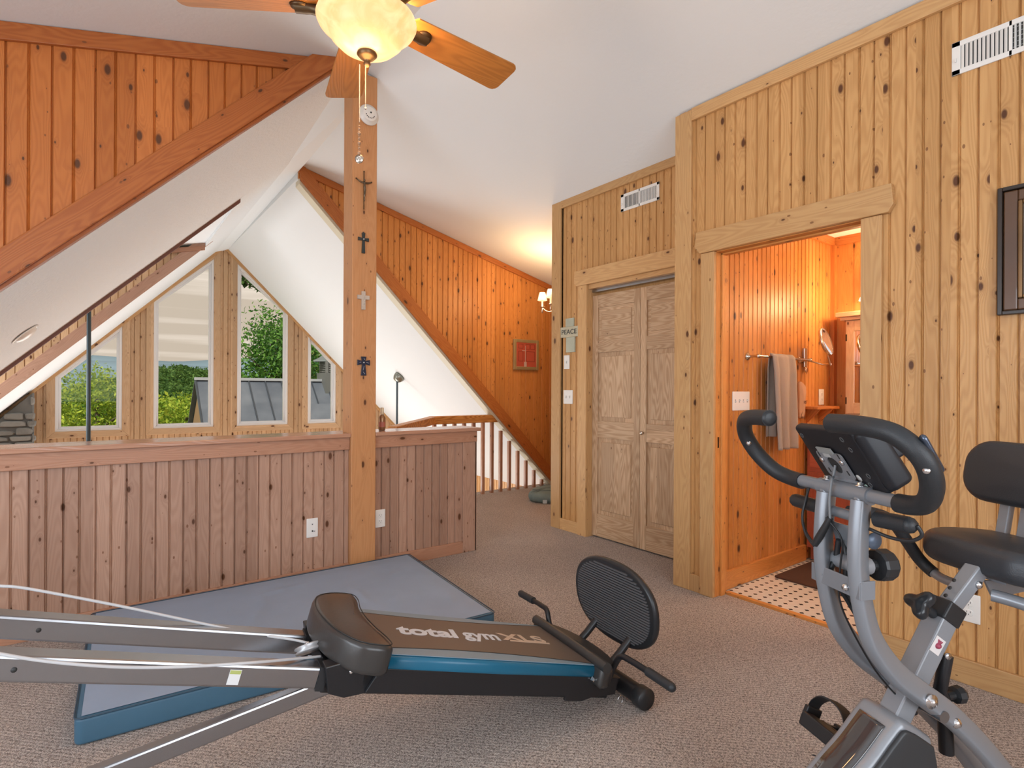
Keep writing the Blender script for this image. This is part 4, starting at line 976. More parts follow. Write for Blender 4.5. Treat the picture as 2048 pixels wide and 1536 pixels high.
# vanity with worktop
vn = thing('vanity_cabinet', 'cherry vanity cabinet with panelled doors in the bathroom', 'vanity', (4.43, 1.5, 0))
MB().ab((4.20, .45, .10), (XW-.002, YB-.022, .85)).ab((4.26, .47, 0), (XW-.002, YB-.022, .10)).build('body', CHERRY, vn)
for (ya, yb_) in ((YB-.04, 1.50), (1.48, 1.03), (1.01, .50)):
    a, b_ = min(ya, yb_)+.004, max(ya, yb_)-.004
    dd = MB(); s_ = .06
    dd.ab((4.182, a, .14), (4.20, a+s_, .66)).ab((4.182, b_-s_, .14), (4.20, b_, .66)).ab((4.182, a+s_, .14), (4.20, b_-s_, .20)).ab((4.182, a+s_, .60), (4.20, b_-s_, .66)).ab((4.192, a+s_, .2), (4.199, b_-s_, .6)).ab((4.187, a+s_+.03, .235), (4.195, b_-s_-.03, .565))
    dr_ = dd.build('door', CHERRY, vn, bevel=.002)
    MB().lathe([(0, 0), (.006, 0), (.006, .012), (.015, .02), (.012, .028), (0, .03)], (4.182, a+.03, .55), (-1, 0, 0), 16).build('knob', BRONZE, dr_)
    dw = MB().ab((4.182, a, .69), (4.20, b_, .82)).build('drawer', CHERRY, vn, bevel=.004)
    MB().lathe([(0, 0), (.006, 0), (.006, .012), (.015, .02), (.012, .028), (0, .03)], (4.182, (a+b_)/2, .755), (-1, 0, 0), 16).build('knob', BRONZE, dw)
tag(MB().ab((4.17, .43, .851), (XW-.004, YB-.024, .885)).ab((XW-.024, .43, .885), (XW-.004, YB-.024, .97)).build('countertop', plain('marble_tan', (.55, .38, .24), .25, var=.3), bevel=.005), 'tan countertop with splashback on the bathroom vanity', 'countertop')
sp_ = thing('soap_dispenser', 'cream pump soap bottle on the bathroom countertop', 'soap dispenser', (4.42, 1.80, .885))
MB().lathe([(0, 0), (.032, 0), (.036, .006), (.036, .085), (.030, .10), (.018, .108), (.0, .108)], (4.42, 1.80, .886), seg=24).build('bottle', plain('soap_cream', (.70, .52, .32), .3), sp_)
MB().lathe([(0, .108), (.018, .108), (.019, .125), (.008, .128), (.006, .15), (.015, .152), (.017, .165), (0, .168)], (4.42, 1.80, .886), seg=20).tube([(4.42, 1.80, 1.046), (4.385, 1.82, 1.044)], .006, 8).build('pump', PLASTIC_W, sp_)
tag(MB().pad(rrect(.55, 1.0, .02, 3), (3.92, 1.42, -.003), (1, 0, 0), (0, 1, 0), (0, 0, 1), .012, .004, 3).build('bath_mat', plain('mat_brown', (.085, .04, .025), 1, bump=1, bs=150)), 'dark brown bath mat on the tiled bathroom floor', 'bath mat')
CABP = wood('cabinet_pine', (.66, .42, .24), (.68, .45, .26), (.46, .24, .12), board=9, knots=.05, contrast=.35)
# medicine cabinet on the back wall
mcab = thing('medicine_cabinet', 'pine wall cabinet with mirrored door above the bathroom countertop', 'cabinet', (XW, 1.65, 1.4))
ya, yb_ = 1.15, 1.835
MB().ab((XW-.14, ya, 1.07), (XW-.001, yb_, 1.80)).build('body', CABP, mcab)
MB().ab((XW-.20, ya-.05, 1.80), (XW-.001, yb_+.05, 1.835)).ab((XW-.17, ya-.03, 1.775), (XW-.001, yb_+.03, 1.80)).build('cornice', CABP, mcab, bevel=.004)
MB().ab((XW-.20, ya-.05, 1.04), (XW-.001, yb_+.05, 1.07)).build('ledge', CABP, mcab, bevel=.004)
s_ = .065; mb = MB(); x0_ = XW-.162; x1_ = XW-.141
mb.ab((x0_, yb_-s_, 1.08), (x1_, yb_-.01, 1.77)).ab((x0_, ya+.01, 1.08), (x1_, ya+s_, 1.77)).ab((x0_, ya+s_, 1.08), (x1_, yb_-s_, 1.16)).ab((x0_, ya+s_, 1.69), (x1_, yb_-s_, 1.77))
dr_ = mb.build('door', CABP, mcab, bevel=.003)
MB().ab((x0_+.008, ya+s_, 1.16), (x0_+.012, yb_-s_, 1.69)).build('mirror_glass', plain('mirror_silver', (.9, .9, .9), .03, 1.0), dr_)
for z_ in (1.15, 1.62): MB().ab((x0_-.003, yb_-.018, z_), (x0_+.002, yb_-.008, z_+.05)).build('hinge', BRONZE, dr_)
sc_ = thing('wall_sconce', 'lit bell-shaped glass sconce above the bathroom cabinet', 'wall lamp', (XW, 1.70, 1.98))
MB().lathe([(0, 0), (.05, 0), (.045, .012), (.02, .02), (0, .02)], (XW, 1.70, 2.05), (-1, 0, 0)).tube(spl([(XW-.01, 1.70, 2.05), (XW-.08, 1.70, 2.09), (XW-.12, 1.70, 2.06)], 5), .007, 8).lathe([(0, 2.06), (.02, 2.055), (.022, 2.03), (0, 2.03)], (XW-.12, 1.70, 0)).build('arm', NICKEL, sc_)
MB().lathe([(.024, 2.04), (.034, 2.0), (.038, 1.95), (.052, 1.915)], (XW-.12, 1.70, 0), seg=24).build('glass_shade', emis('sconce_glass', (1, .80, .52), 3.5), sc_)
light('sconce_bulb', 'POINT', (XW-.22, 1.62, 1.93), 15, (1, .66, .34), shadow_soft_size=.06)
light('bathroom_warm_fill', 'POINT', (3.9, .5, 2.1), 26, (1, .74, .48), shadow_soft_size=.15)  # warm point lamp added to brighten the bathroom, no fixture modelled
light('bathroom_area_fill', 'AREA', (3.9, -.45, 1.5), 5, (1, .95, .9), aim=(0, 1, 0), shape='RECTANGLE', size=.9, size_y=.9)  # weak area lamp inside the bathroom, no window modelled

# ================================================================== OUTSIDE THE GABLE WINDOWS
rng = np.random.default_rng(5)
def foliage_mat(name, c1, c2):
    m, t, b = base_mat(name); L = t.links; b.inputs['Roughness'].default_value = .6; b.inputs['Specular IOR Level'].default_value = .2
    g = N(t, 'ShaderNodeNewGeometry'); r = N(t, 'ShaderNodeValToRGB'); r.color_ramp.elements[0].color = (*c1, 1); r.color_ramp.elements[1].color = (*c2, 1)
    L.new(g.outputs['Random Per Island'], r.inputs[0]); L.new(r.outputs[0], b.inputs['Base Color'])
    tr = N(t, 'ShaderNodeBsdfTranslucent'); L.new(r.outputs[0], tr.inputs[0]); mx = N(t, 'ShaderNodeMixShader'); mx.inputs[0].default_value = .35
    L.new(b.outputs[0], mx.inputs[1]); L.new(tr.outputs[0], mx.inputs[2]); L.new(mx.outputs[0], t.nodes['Material Output'].inputs[0]); return m
LEAF_Y = foliage_mat('leaves_lime', (.10, .22, .015), (.52, .62, .08)); LEAF_G = foliage_mat('leaves_green', (.02, .10, .02), (.20, .42, .07)); LEAF_D = foliage_mat('leaves_dark', (.02, .07, .015), (.14, .26, .06))
BARK = plain('bark', (.12, .09, .07), .9, bump=1, bs=20)
def leaves(mb_v, mb_f, cen, rad, n, size):
    """n leaf quads scattered over lumpy clusters of a crown"""
    cl = rng.normal(size=(max(6, n//160), 3)); cl /= np.linalg.norm(cl, axis=1)[:, None]; cl *= (rng.random((len(cl), 1))**.4)*np.array(rad)*.8
    idx = rng.integers(0, len(cl), n); d = rng.normal(size=(n, 3)); d /= np.linalg.norm(d, axis=1)[:, None]
    p = np.array(cen)+cl[idx]+d*(rng.random((n, 1))**.33)*np.array(rad)*.36
    a = rng.normal(size=(n, 3)); a /= np.linalg.norm(a, axis=1)[:, None]; b_ = np.cross(a, rng.normal(size=(n, 3))); b_ /= np.linalg.norm(b_, axis=1)[:, None]
    s_ = size*(.6+.8*rng.random((n, 1))); base = len(mb_v)
    q_ = np.stack([p-a*s_, p-b_*s_*.45, p+a*s_, p+b_*s_*.45], 1).reshape(-1, 3); mb_v.extend(map(tuple, q_)); mb_f.extend([(base+4*i, base+4*i+1, base+4*i+2, base+4*i+3) for i in range(n)])
def mesh_obj(name, v, f, mat, parent=None, smooth=False):
    me = bpy.data.meshes.new(name); me.from_pydata([tuple(map(float, q_)) for q_ in v], [], f); me.materials.append(mat)
    if smooth: me.polygons.foreach_set('use_smooth', [True]*len(f))
    o = bpy.data.objects.new(name, me); COL.objects.link(o)
    if parent is not None: o.parent = parent; o.matrix_parent_inverse = Matrix.Translation(-parent.location)
    return o
def tree(label, x, y, z0, ztop, rad, n, size, mat, group=None):
    t_ = thing('tree', label, 'tree', (x, y, z0), group); v, f = [], []; cz = ztop-rad[2]
    leaves(v, f, (x, y, cz), rad, n, size); mesh_obj('crown', v, f, mat, t_)
    mb = MB().tube([(x, y, z0), (x+.1, y, (z0+cz)/2), (x, y, cz+rad[2]*.5)], [.28, .2, .06], 8)
    for k in range(6):
        a = k*1.1; mb.tube([(x, y, cz-rad[2]*.5+k*.2), (x+cos(a)*rad[0]*.6, y+sin(a)*rad[1]*.6, cz+.1*k)], [.09, .02], 6)
    mb.build('trunk', BARK, t_); return t_
G1 = 'lime-green broadleaf trees below the left windows'
for (x, y, zt, r_, n, lab) in ((-1.1, 21.5, 1.75, 1.15, 7000, 'bright lime tree filling the lower left of the leftmost gable window'),
        (1.02, 19.8, 1.45, 1.05, 7000, 'bright lime tree at the lower right of the leftmost gable window'),
        (.1, 29, 2.15, 2.0, 9000, 'taller lime tree farther back, mid height in the leftmost gable window'),
        (3.0, 25.8, 1.3, 1.6, 9000, 'lime tree left of the metal roof, low in the second gable window'),
        (4.6, 34, 1.6, 2.2, 7000, 'lime tree farther back at mid height in the second gable window')):
    tree(lab, x, y, -7, zt, (r_, r_, 2.5), n, .075, LEAF_Y, G1)
tree('tall leafy green tree behind the metal roof, seen in the third window', 6.9, 27.5, -6, 5.5, (2.3, 2.3, 3.1), 12000, .095, LEAF_G)
tree('bright green tree at the right, beside the roof cupola', 11.0, 33.5, -6, 5.2, (2.7, 2.7, 3.4), 9000, .09, LEAF_Y)
tw_ = thing('tree_branch', 'leafy twig hanging into the top of the third window', 'branch', (2.6, 12.2, 3.9))
b0 = CP+ray(585, 578)*11.0; b1 = CP+ray(540, 577)*11.0; b2 = CP+ray(500, 572)*11.0; b3 = CP+ray(484, 550)*11
MB().tube(spl([(5.2, 13.2, -9.2), (5.3, 13.3, 1.5), (5.0, 13.2, 4.4), b0+np.array([1.2, 1.3, .4]), b0, b1, b2, b3], 4), [.09]*4+[.08]*4+[.05]*4+[.03]*5+[.022]*6+[.012]*6, 6).build('stem', BARK, tw_)
v, f = [], []
for (px, py) in ((484, 545), (490, 560), (500, 568), (510, 575), (486, 530), (520, 574), (497, 548)):
    leaves(v, f, CP+ray(px, py)*11, (.12, .12, .12), 26, .07)
mesh_obj('leaf_spray', v, f, LEAF_D, tw_)
# wooded hill and far ridges
v, f = [], []
nx, ny = 70, 24
def hill_h(x, y):
    top = float(np.interp(x*140/max(y, 60), [-40, -12, -5, 5, 14, 21, 32, 60], [-2.5, -2.0, -1.2, 2.2, 4.6, 3.6, 3.2, 4.5]))
    return -9+(top+9)*min(1, max(0, (y-45)/95))**.8
for j in range(ny+1):
    for i in range(nx+1): X, Y = -90+i*4.2, 38+j*5; v.append((X, Y, hill_h(X, Y)+rng.random()*.6))
for j in range(ny):
    for i in range(nx): a = j*(nx+1)+i; f.append((a, a+1, a+nx+2, a+nx+1))
hl = mesh_obj('hillside', v, f, plain('hill_green', (.05, .12, .03), .9, var=.5), smooth=True); hl['kind'] = 'structure'
v, f = [], []
for k in range(1300):
    y = 50+rng.random()**.7*96; x = -10*y/60+rng.random()*y*.36; z = hill_h(x, y)
    leaves(v, f, (x, y, z+.7), (2.0, 2.0, 1.3), 70, .16+y*.0012)
fo = mesh_obj('forest_canopy', v, f, LEAF_D); tag(fo, 'continuous wooded canopy covering the hill behind the near trees', 'forest', kind='stuff')
def ridge(name, y, base, amp, col, ph):
    v, f = [], []; n = 160
    for i in range(n+1):
        x = -2200+i*40; h = base+amp*(.5*sin(i*.11+ph)+.3*sin(i*.27+ph*2)+.2*sin(i*.6)); v += [(x, y, -300), (x, y-30, h*.6), (x, y+60, h), (x, y+400, -300)]
    for i in range(n):
        for k in range(3): a = i*4+k; f.append((a, a+4, a+5, a+1))
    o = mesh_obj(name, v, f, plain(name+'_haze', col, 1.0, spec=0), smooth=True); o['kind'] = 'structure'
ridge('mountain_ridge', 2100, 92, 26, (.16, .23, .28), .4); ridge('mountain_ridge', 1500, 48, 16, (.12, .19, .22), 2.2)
gr_ = MB().ab((-100, YG+1, -9.4), (150, 45, -9.2)).build('ground', plain('grass', (.06, .14, .03), .9, var=.4), structure=True)

# neighbouring building with standing-seam roof and cupola
bx0, bx1, by, bz = 2.28, 12.5, 18.0, 1.42
bd = thing('outbuilding', 'outbuilding with blue-grey standing-seam metal roof outside the right windows', 'building', (7, by, -6))
def roofm():
    m, t, b = base_mat('seam_roof'); L = t.links; tc = N(t, 'ShaderNodeTexCoord'); n = N(t, 'ShaderNodeTexNoise'); n.inputs['Scale'].default_value = 1.6; n.inputs['Detail'].default_value = 3; L.new(tc.outputs['Object'], n.inputs['Vector'])
    r = N(t, 'ShaderNodeValToRGB'); r.color_ramp.elements[0].color = (.05, .068, .10, 1); r.color_ramp.elements[1].color = (.22, .25, .29, 1); L.new(n.outputs['Fac'], r.inputs[0]); L.new(r.outputs[0], b.inputs['Base Color']); b.inputs['Roughness'].default_value = .4; b.inputs['Metallic'].default_value = .3; return m  # dark-to-pale noise puts dappled sunlight into the roof colour
RM = roofm(); sl = .95; dy = 4.2
mb = MB().prism([(bx0, by-dy, bz-dy*sl), (bx1, by-dy, bz-dy*sl), (bx1, by, bz), (bx0, by, bz)], (0, 0, .06)).prism([(bx0, by, bz), (bx1, by, bz), (bx1, by+dy, bz-dy*sl), (bx0, by+dy, bz-dy*sl)], (0, 0, .06))
rf = mb.build('roof', RM, bd)
mb = MB(); x = bx0+.02
while x < bx1: mb.bar((x, by-dy, bz-dy*sl+.08), (x, by, bz+.08), .03, .05); x += .46
mb.build('standing_seams', plain('seam_dark', (.035, .045, .06), .5), rf); MB().ab((bx0, by-.09, bz+.04), (bx1, by+.09, bz+.12)).build('ridge_cap', plain('ridge_cap', (.50, .54, .58), .4, .3), rf)
MB().prism([(bx0+.12, by-dy+.3, -6), (bx0+.12, by+dy-.3, -6), (bx0+.12, by+dy-.3, bz-(dy-.3)*sl-.1), (bx0+.12, by, bz-.06), (bx0+.12, by-dy+.3, bz-(dy-.3)*sl-.1)][::-1], (.15, 0, 0)).build('gable_wall', plain('brown_siding', (.30, .19, .10), .8), bd)
MB().ab((bx0+.2, by-dy+.5, -6), (bx1-.2, by+dy-.5, bz-dy*sl)).build('wall', plain('brown_siding', (.30, .19, .10), .8), bd)
gx, gy = 4.75, 16.1
mb = MB(); zt = .95
mb.prism([(gx, gy+1.2, zt), (gx, gy-2.2, zt), (gx+1.5, gy-2.2, zt-1.5), (gx+1.5, gy+.2, zt-1.5)][::-1], (0, 0, .06)).prism([(gx, gy+1.2, zt), (gx-1.5, gy+.2, zt-1.5), (gx-1.5, gy-2.2, zt-1.5), (gx, gy-2.2, zt)][::-1], (0, 0, .06)) if False else mb.prism([(gx-.05, gy+.7, .70), (gx+2.2, gy+.7, .70), (gx+2.2, gy-1.6, -1.4), (gx-.05, gy-1.6, -1.4)][::-1], (0, 0, .08))
mb.build('lower_roof', RM, bd)
cu = PY(668, 770, by); cx_, cz_ = float(cu[0]), bz
MB().ab((cx_-.42, by-.42, cz_-.35), (cx_+.42, by+.42, cz_+.32)).build('cupola_base', plain('cupola_grey', (.13, .14, .135), .6), bd)
MB().ab((cx_-.36, by-.36, cz_+.32), (cx_+.36, by+.36, cz_+.70)).build('cupola_box', plain('cupola_dark', (.10, .105, .10), .6), bd)
mb = MB()
for k in range(6): mb.box((cx_, by-.37, cz_+.37+k*.057), (.30, 0, 0), (0, .02, .015), (0, -.004, .008)).box((cx_-.37, by, cz_+.37+k*.057), (.02, 0, .015), (0, .30, 0), (-.004, 0, .008))
for sx in (-.36, .36): mb.ab((cx_+sx-.04, by-.40, cz_+.32), (cx_+sx+.04, by-.34, cz_+.70))
mb.build('louvres', plain('cupola_louvre', (.17, .18, .175), .6), bd)
MB().lathe([(.68, .68), (.66, .72), (.50, .80), (.34, .92), (.20, 1.08), (.08, 1.24), (.0, 1.32)], (cx_, by, cz_), seg=4, smooth=False).build('cupola_roof', plain('cupola_copper', (.15, .175, .18), .5, .3), bd).rotation_euler = (0, 0, 0)

# stone chimney breast inside, left of the windows
st = thing('stone_chimney', 'grey stacked fieldstone chimney breast left of the gable windows', 'chimney', (-1.1, YG-.3, -2.6))
xs1 = float(PY(69, 820, YG-.28)[0])
def stonem():
    m, t, b = base_mat('fieldstone'); L = t.links; g = N(t, 'ShaderNodeNewGeometry'); tc = N(t, 'ShaderNodeTexCoord'); n = N(t, 'ShaderNodeTexNoise'); n.inputs['Scale'].default_value = 9; n.inputs['Detail'].default_value = 6; L.new(tc.outputs['Object'], n.inputs['Vector'])
    r = N(t, 'ShaderNodeValToRGB'); r.color_ramp.elements[0].color = (.13, .13, .12, 1); r.color_ramp.elements[1].color = (.36, .35, .32, 1)
    L.new(math_(t, 'ADD', math_(t, 'MULTIPLY', g.outputs['Random Per Island'], .6), math_(t, 'MULTIPLY', n.outputs['Fac'], .5)), r.inputs[0]); L.new(r.outputs[0], b.inputs['Base Color']); b.inputs['Roughness'].default_value = .9
    bp = N(t, 'ShaderNodeBump'); bp.inputs['Strength'].default_value = .8; bp.inputs['Distance'].default_value = .02; L.new(n.outputs['Fac'], bp.inputs['Height']); L.new(bp.outputs[0], b.inputs['Normal']); return m
MB().ab((-1.05, YG-.26, -2.6), (xs1-.02, YG-.01, .70)).prism([(-1.05, YG-.26, .69), (xs1-.02, YG-.26, .69), (xs1-.02, YG-.26, zgl(xs1)-.09), (-1.05, YG-.26, zgl(-1.05)-.09)], (0, .25, 0)).build('mortar_core', plain('mortar', (.17, .17, .16), 1, bump=1, bs=12, var=.4), st)
v, f = [], []; z = .30; rr = random.Random(3)
while z < 1.26:
    h0 = h = rr.uniform(.045, .10); x = -1.04
    while x < xs1:
        w_ = min(rr.uniform(.12, .34), xs1+rr.uniform(-.005, .02)-x)
        if w_ < .03: break
        h = min(h0, zgl(x)-.035-z)
        if h > .028:
            n = 14; b0 = len(v); cx0, cz0 = x+w_/2, z+h/2; hh = h*rr.uniform(.92, 1.0)
            for (sc_x, yy) in ((1, YG-.25), (1, YG-.275), (.9, YG-.295), (.6, YG-.305)):
                for k in range(n):
                    a = 2*pi*k/n; e = .5; j_ = 1+.07*sin(a*3+x*40)
                    v.append((cx0+math.copysign(abs(cos(a))**e, cos(a))*(w_/2-.004)*sc_x*j_, yy, cz0+math.copysign(abs(sin(a))**e, sin(a))*(hh/2-.003)*sc_x*j_))
            for l in range(3):
                for k in range(n): k2 = (k+1) % n; f.append((b0+l*n+k, b0+l*n+k2, b0+(l+1)*n+k2, b0+(l+1)*n+k))
            f.append([b0+3*n+k for k in range(n)])
        x += w_
    z += h0
mesh_obj('stone_facing', v, f, stonem(), st)['kind'] = 'stuff'

# ================================================================== EXERCISE MAT
MAT_T = plain('mat_cover', (.29, .37, .49), .55, bump=.35, bs=7, var=.10); MAT_S = plain('mat_side', (.06, .15, .23), .5, bump=.3, bs=10, var=.1)
mt = thing('floor_mat', 'thick blue-grey folding exercise mat on the carpet along the half wall', 'exercise mat', (.85, 2.95, 0))
Hm = .10
c4 = [FL(147, 1440, Hm), FL(992, 1224, Hm), FL(818, 1107, Hm), FL(182, 1226, Hm)]
c4 = [np.array([c[0], min(c[1], YK-.03)]) for c in c4]
def quadround(c, r=.03, n=4):
    out = []
    for i in range(4):
        p, a, b_ = c[i], c[i-1], c[(i+1) % 4]; da = (a-p)/np.linalg.norm(a-p); db = (b_-p)/np.linalg.norm(b_-p)
        for k in range(n+1):
            t_ = k/n; out.append(tuple((p+da*r)*(1-t_)**2+2*p*t_*(1-t_)+(p+db*r)*t_**2))
    return out
def wrinkle(mb, c):
    pass
oq = quadround(c4)
mb = MB().pad([tuple(p) for p in oq], (0, 0, .002), (1, 0, 0), (0, 1, 0), (0, 0, 1), Hm-.006, .012, 4); mb.build('side_cover', MAT_S, mt)
# top sheet with soft creases
NX, NY = 90, 44; v, f = [], []
A_, B_, C_, D_ = [np.array([c[0], c[1]]) for c in c4]
cr_ = [(.62, .55, .16, 1.2), (.70, .5, .20, 1.9), (.78, .35, .12, 1.3), (.5, .8, .2, .4), (.86, .7, .12, 1.0), (.40, .55, .25, 1.4), (.2, .2, .2, .5), (.93, .25, .1, 1.5)]
for j in range(NY+1):
    for i in range(NX+1):
        u_, w_ = .012+.976*i/NX, .014+.972*j/NY; p_ = (A_*(1-u_)+B_*u_)*(1-w_)+(D_*(1-u_)+C_*u_)*w_
        ed = min(u_, 1-u_, w_*.6, (1-w_)*.6)*18; z_ = 0
        for (cu_, cw_, ln, an) in cr_:
            du, dw = (u_-cu_)*1.7, (w_-cw_)*1.1; al = du*cos(an)+dw*sin(an); ac = -du*sin(an)+dw*cos(an)
            z_ += .0075*math.exp(-(al/ln)**2*2-((ac+.03*sin(al*12))/.018)**2)
        v.append((p_[0], p_[1], Hm-.002+min(1, ed)*(.006+z_)))
for j in range(NY):
    for i in range(NX): a = j*(NX+1)+i; f.append((a, a+1, a+NX+2, a+NX+1))
mesh_obj('top_cover', v, f, MAT_T, mt, True)
mb = MB().tube([np.array([p[0], p[1], Hm-.0035]) for p in oq]+[np.array([oq[0][0], oq[0][1], Hm-.0035])], .0028, 6); mb.build('seam_piping', plain('mat_piping', (.03, .07, .11), .5), mt)

# ================================================================== INCLINE TRAINER (sliding board on steel rails)
A0 = np.array([.714, 1.589, .4347]); B0 = np.array([1.522, 1.492, .2])
ma = (B0-A0)/np.linalg.norm(B0-A0); mc = np.array([-ma[1], ma[0], 0]); mc /= np.linalg.norm(mc); mm = np.cross(ma, mc)
def MW(s_, t_, h): return A0+s_*ma+t_*mc+h*mm
gy_ = thing('incline_trainer', 'incline home gym with padded sliding board, steel rails and round foot plate', 'exercise machine', (1.0, 1.8, 0))
RH = .062; HR = -.062
for nm, t0 in (('near', .040), ('far', .285)):
    rl_ = MB()
    c0, c1 = MW(-1.75, t0+.03, HR-RH/2), MW(-.165, t0+.03, HR-RH/2)
    rl_.box((c0+c1)/2, (c1-c0)/2, mc*.030, mm*RH/2); o = rl_.build('rail', STEEL, gy_, bevel=.007)
    for s_ in (-.88,):
        MB().lathe([(0, 0), (.006, 0), (.006, .0012), (0, .0012)], MW(s_, t0-.0005, HR-RH*.5), -mc, 10).build('bolt_hole', SLOT, o)
    MB().box(MW(-.158, t0+.03, HR-RH/2), ma*.012, mc*.033, mm*(RH/2+.003)).build('end_cap', PLASTIC_K, o)
# lower rails under the board down to the foot end
for t0 in (.07, .34):
    MB().box(MW(.42, t0, -.145+.03), ma*.57, mc*.022, mm*.022).build('lower_rail', BLACKM, gy_, bevel=.004)
MB().box(MW(-.40, .038, HR-RH*.52), ma*.015, mc*.0006, mm*.020).build('warning_label', plain('label_paper', (.75, .76, .76), .5), gy_)
MB().box(MW(-.40, .0372, HR-RH*.30), ma*.014, mc*.0003, mm*.005).build('label_band', plain('label_band', (.45, .50, .16), .5), gy_)
# hinge block and head-end frame
for t0 in (0.015, .345):
    MB().prism([MW(-.165, t0, -.05), MW(-.135, t0, -.125), MW(-.085, t0, -.135), MW(-.03, t0, -.122), MW(.02, t0, -.09), MW(.035, t0, -.035), MW(-.12, t0, -.035)], mc*.05).build('hinge_bracket', BLACKM, gy_, bevel=.003)
    MB().lathe([(0, 0), (.007, 0), (.006, .004), (0, .005)], MW(-.085, t0-.0005 if t0 < .1 else t0, -.058), -mc, 12).build('bolt', CHROME, gy_)
MB().prism([MW(-.03, 0.0, -.112), MW(.74, 0.0, -.112), MW(.74, 0.0, -.128), MW(.82, 0.0, -.128), MW(.86, 0.0, -.115), MW(.98, 0.0, -.10), MW(.98, 0.0, -.04), (MW(.0, 0.0, -.04))], mc*.014).build('side_frame', BLACKM, gy_, bevel=.002)
MB().prism([MW(-.03, .406, -.112), MW(.98, .406, -.10), MW(.98, .406, -.04), (MW(.0, .406, -.04))], mc*.014).build('side_frame', BLACKM, gy_, bevel=.002)
MB().box(MW(.46, .21, -.075), ma*.50, mc*.195, mm*.02).build('board_base', BLACKM, gy_)
# board
def ring(pts2, n=3): return [tuple(p[:2]) for p in spl([(*p, 0) for p in list(pts2)+[pts2[0]]], n)[:-1]]
bo = [(.0, .0), (.43, -.004), (.86, .0), (.872, .02), (.872, .39), (.86, .412), (.43, .415), (.0, .42)]
MB().pad(bo, MW(0, 0, 0), ma, mc, mm, .048, .016, 5, base=-.048).build('board_edge', plain('teal_vinyl', (.010, .12, .21), .35, bump=.1, bs=80), gy_)
top = [(.0, .045)]+[(.02+.84*k/14, .0-.0+.008+.040*(1-4*(k/14-.42)**2 if abs(k/14-.42) < .5 else 0)) for k in range(15)]
lo_ = [(s_, .014+.052*max(0, 1-((s_-.30)/.56)**2)) for s_ in np.linspace(.0, .865, 22)]
hi_ = [(s_, .405-.045*max(0, 1-((s_-.30)/.56)**2)) for s_ in np.linspace(.865, 0, 22)]
MB().prism([MW(s_, t_, .0005) for s_, t_ in lo_+hi_], mm*.003).build('board_top', BOARD_V, gy_)
for (ln, off) in ((lo_, -1), (hi_, 1)):
    ed_ = [(s_, t_+off*.0) for s_, t_ in ln]; oth = [(s_, .006 if off < 0 else .413) for s_, t_ in ln][::-1]
    P_ = [MW(s_, t_, .0005) for s_, t_ in ed_+oth]
    MB().prism(P_ if off > 0 else P_[::-1], mm*.0022).build('side_stripe', plain('pale_blue_vinyl', (.20, .29, .36), .4), gy_)
    MB().tube([MW(s_, t_, .003) for s_, t_ in ed_], .0016, 6).build('stripe_piping', plain('piping_black', (.02, .02, .02), .5), gy_)
LET = plain('logo_pale', (.62, .66, .72), .5); LET2 = plain('logo_tan', (.56, .43, .33), .5)
text_mb('total', MW(.113, .185, .0036), ma, mc, .112, .0008, .035, .15, .245).build('lettering', LET, gy_)
text_mb('gym', MW(.372, .192, .0036), ma, mc, .112, .0008, .024, .15, .165).build('lettering', LET, gy_)
text_mb('XLS', MW(.548, .203, .0036), ma, mc, .092, .0008, .025, .0, .215).build('lettering', LET2, gy_)
MB().prism([MW(.575, .190, .0035), MW(.765, .190, .0035), MW(.770, .203, .0035), MW(.580, .203, .0035)], mm*.0008).build('logo_underline', LET2, gy_)
# head pad
hp = ring([(-.02, -.045), (-.095, -.025), (-.148, .06), (-.172, .17), (-.175, .28), (-.150, .385), (-.085, .448), (.0, .462), (.012, .40), (-.005, .31), (-.012, .21), (-.005, .11), (.008, .03), (.008, -.03)])
o = MB().pad(hp, MW(0, 0, 0), ma, mc, mm, .092, .018, 6, base=-.050, crown=.008).build('head_pad', plain('black_pad_vinyl', (.040, .037, .035), .30, bump=.15, bs=60), gy_)
cen_ = sum(np.array(p) for p in hp)/len(hp)
MB().tube([MW(*(cen_+(np.array(p)-cen_)*.955), .0415) for p in hp+hp[:1]], .0016, 6).build('pad_seam', plain('piping_black', (.02, .02, .02), .5), o)
# foot pad and roller
ep = ring([(.85, -.045), (.90, -.035), (.985, .05), (1.02, .2), (1.0, .36), (.93, .455), (.875, .47), (.86, .40), (.855, .2), (.85, .05)])
o = MB().pad(ep, MW(0, 0, 0), ma, mc, mm, .075, .012, 5, base=-.065).build('foot_pad', LEATHER, gy_)
MB().tube([MW(.862, -.05, .014), MW(.868, .2, .016), MW(.872, .46, .014)], .020, 14).build('bolster', LEATHER, o)
MB().lathe([(0, 0), (.004, 0), (.003, .002), (0, .002)], MW(.93, .30, .0102), mm, 10).build('rivet', CHROME, o)
zr_ = .047
ra, rb = MW(1.06, -.035, 0), MW(1.06, .47, 0); ra[2] = rb[2] = zr_
MB().tube([ra, rb], .036, 24).build('floor_roller', BLACKM, gy_)
for q_, s__ in ((ra, -1), (rb, 1)): MB().lathe([(0, 0), (.040, 0), (.042, .006), (.042, .045), (.037, .048)], q_+mc*.03*s__, -mc*s__, 24).build('roller_cap', PLASTIC_K, gy_)
for t0 in (.09, .32):
    p0, p1 = MW(.93, t0, -.09), MW(1.06, t0, 0); p1[2] = zr_+.0; MB().bar(p0, p1, .045, .05).build('foot_bracket', BLACKM, gy_, bevel=.003)
MB().tube([MW(1.0, -.008, -.115)+np.array([.014*cos(a), -.004, .016*sin(a)]) for a in np.linspace(0, 2*pi, 17)], .0018, 6).build('pull_ring', CHROME, gy_)
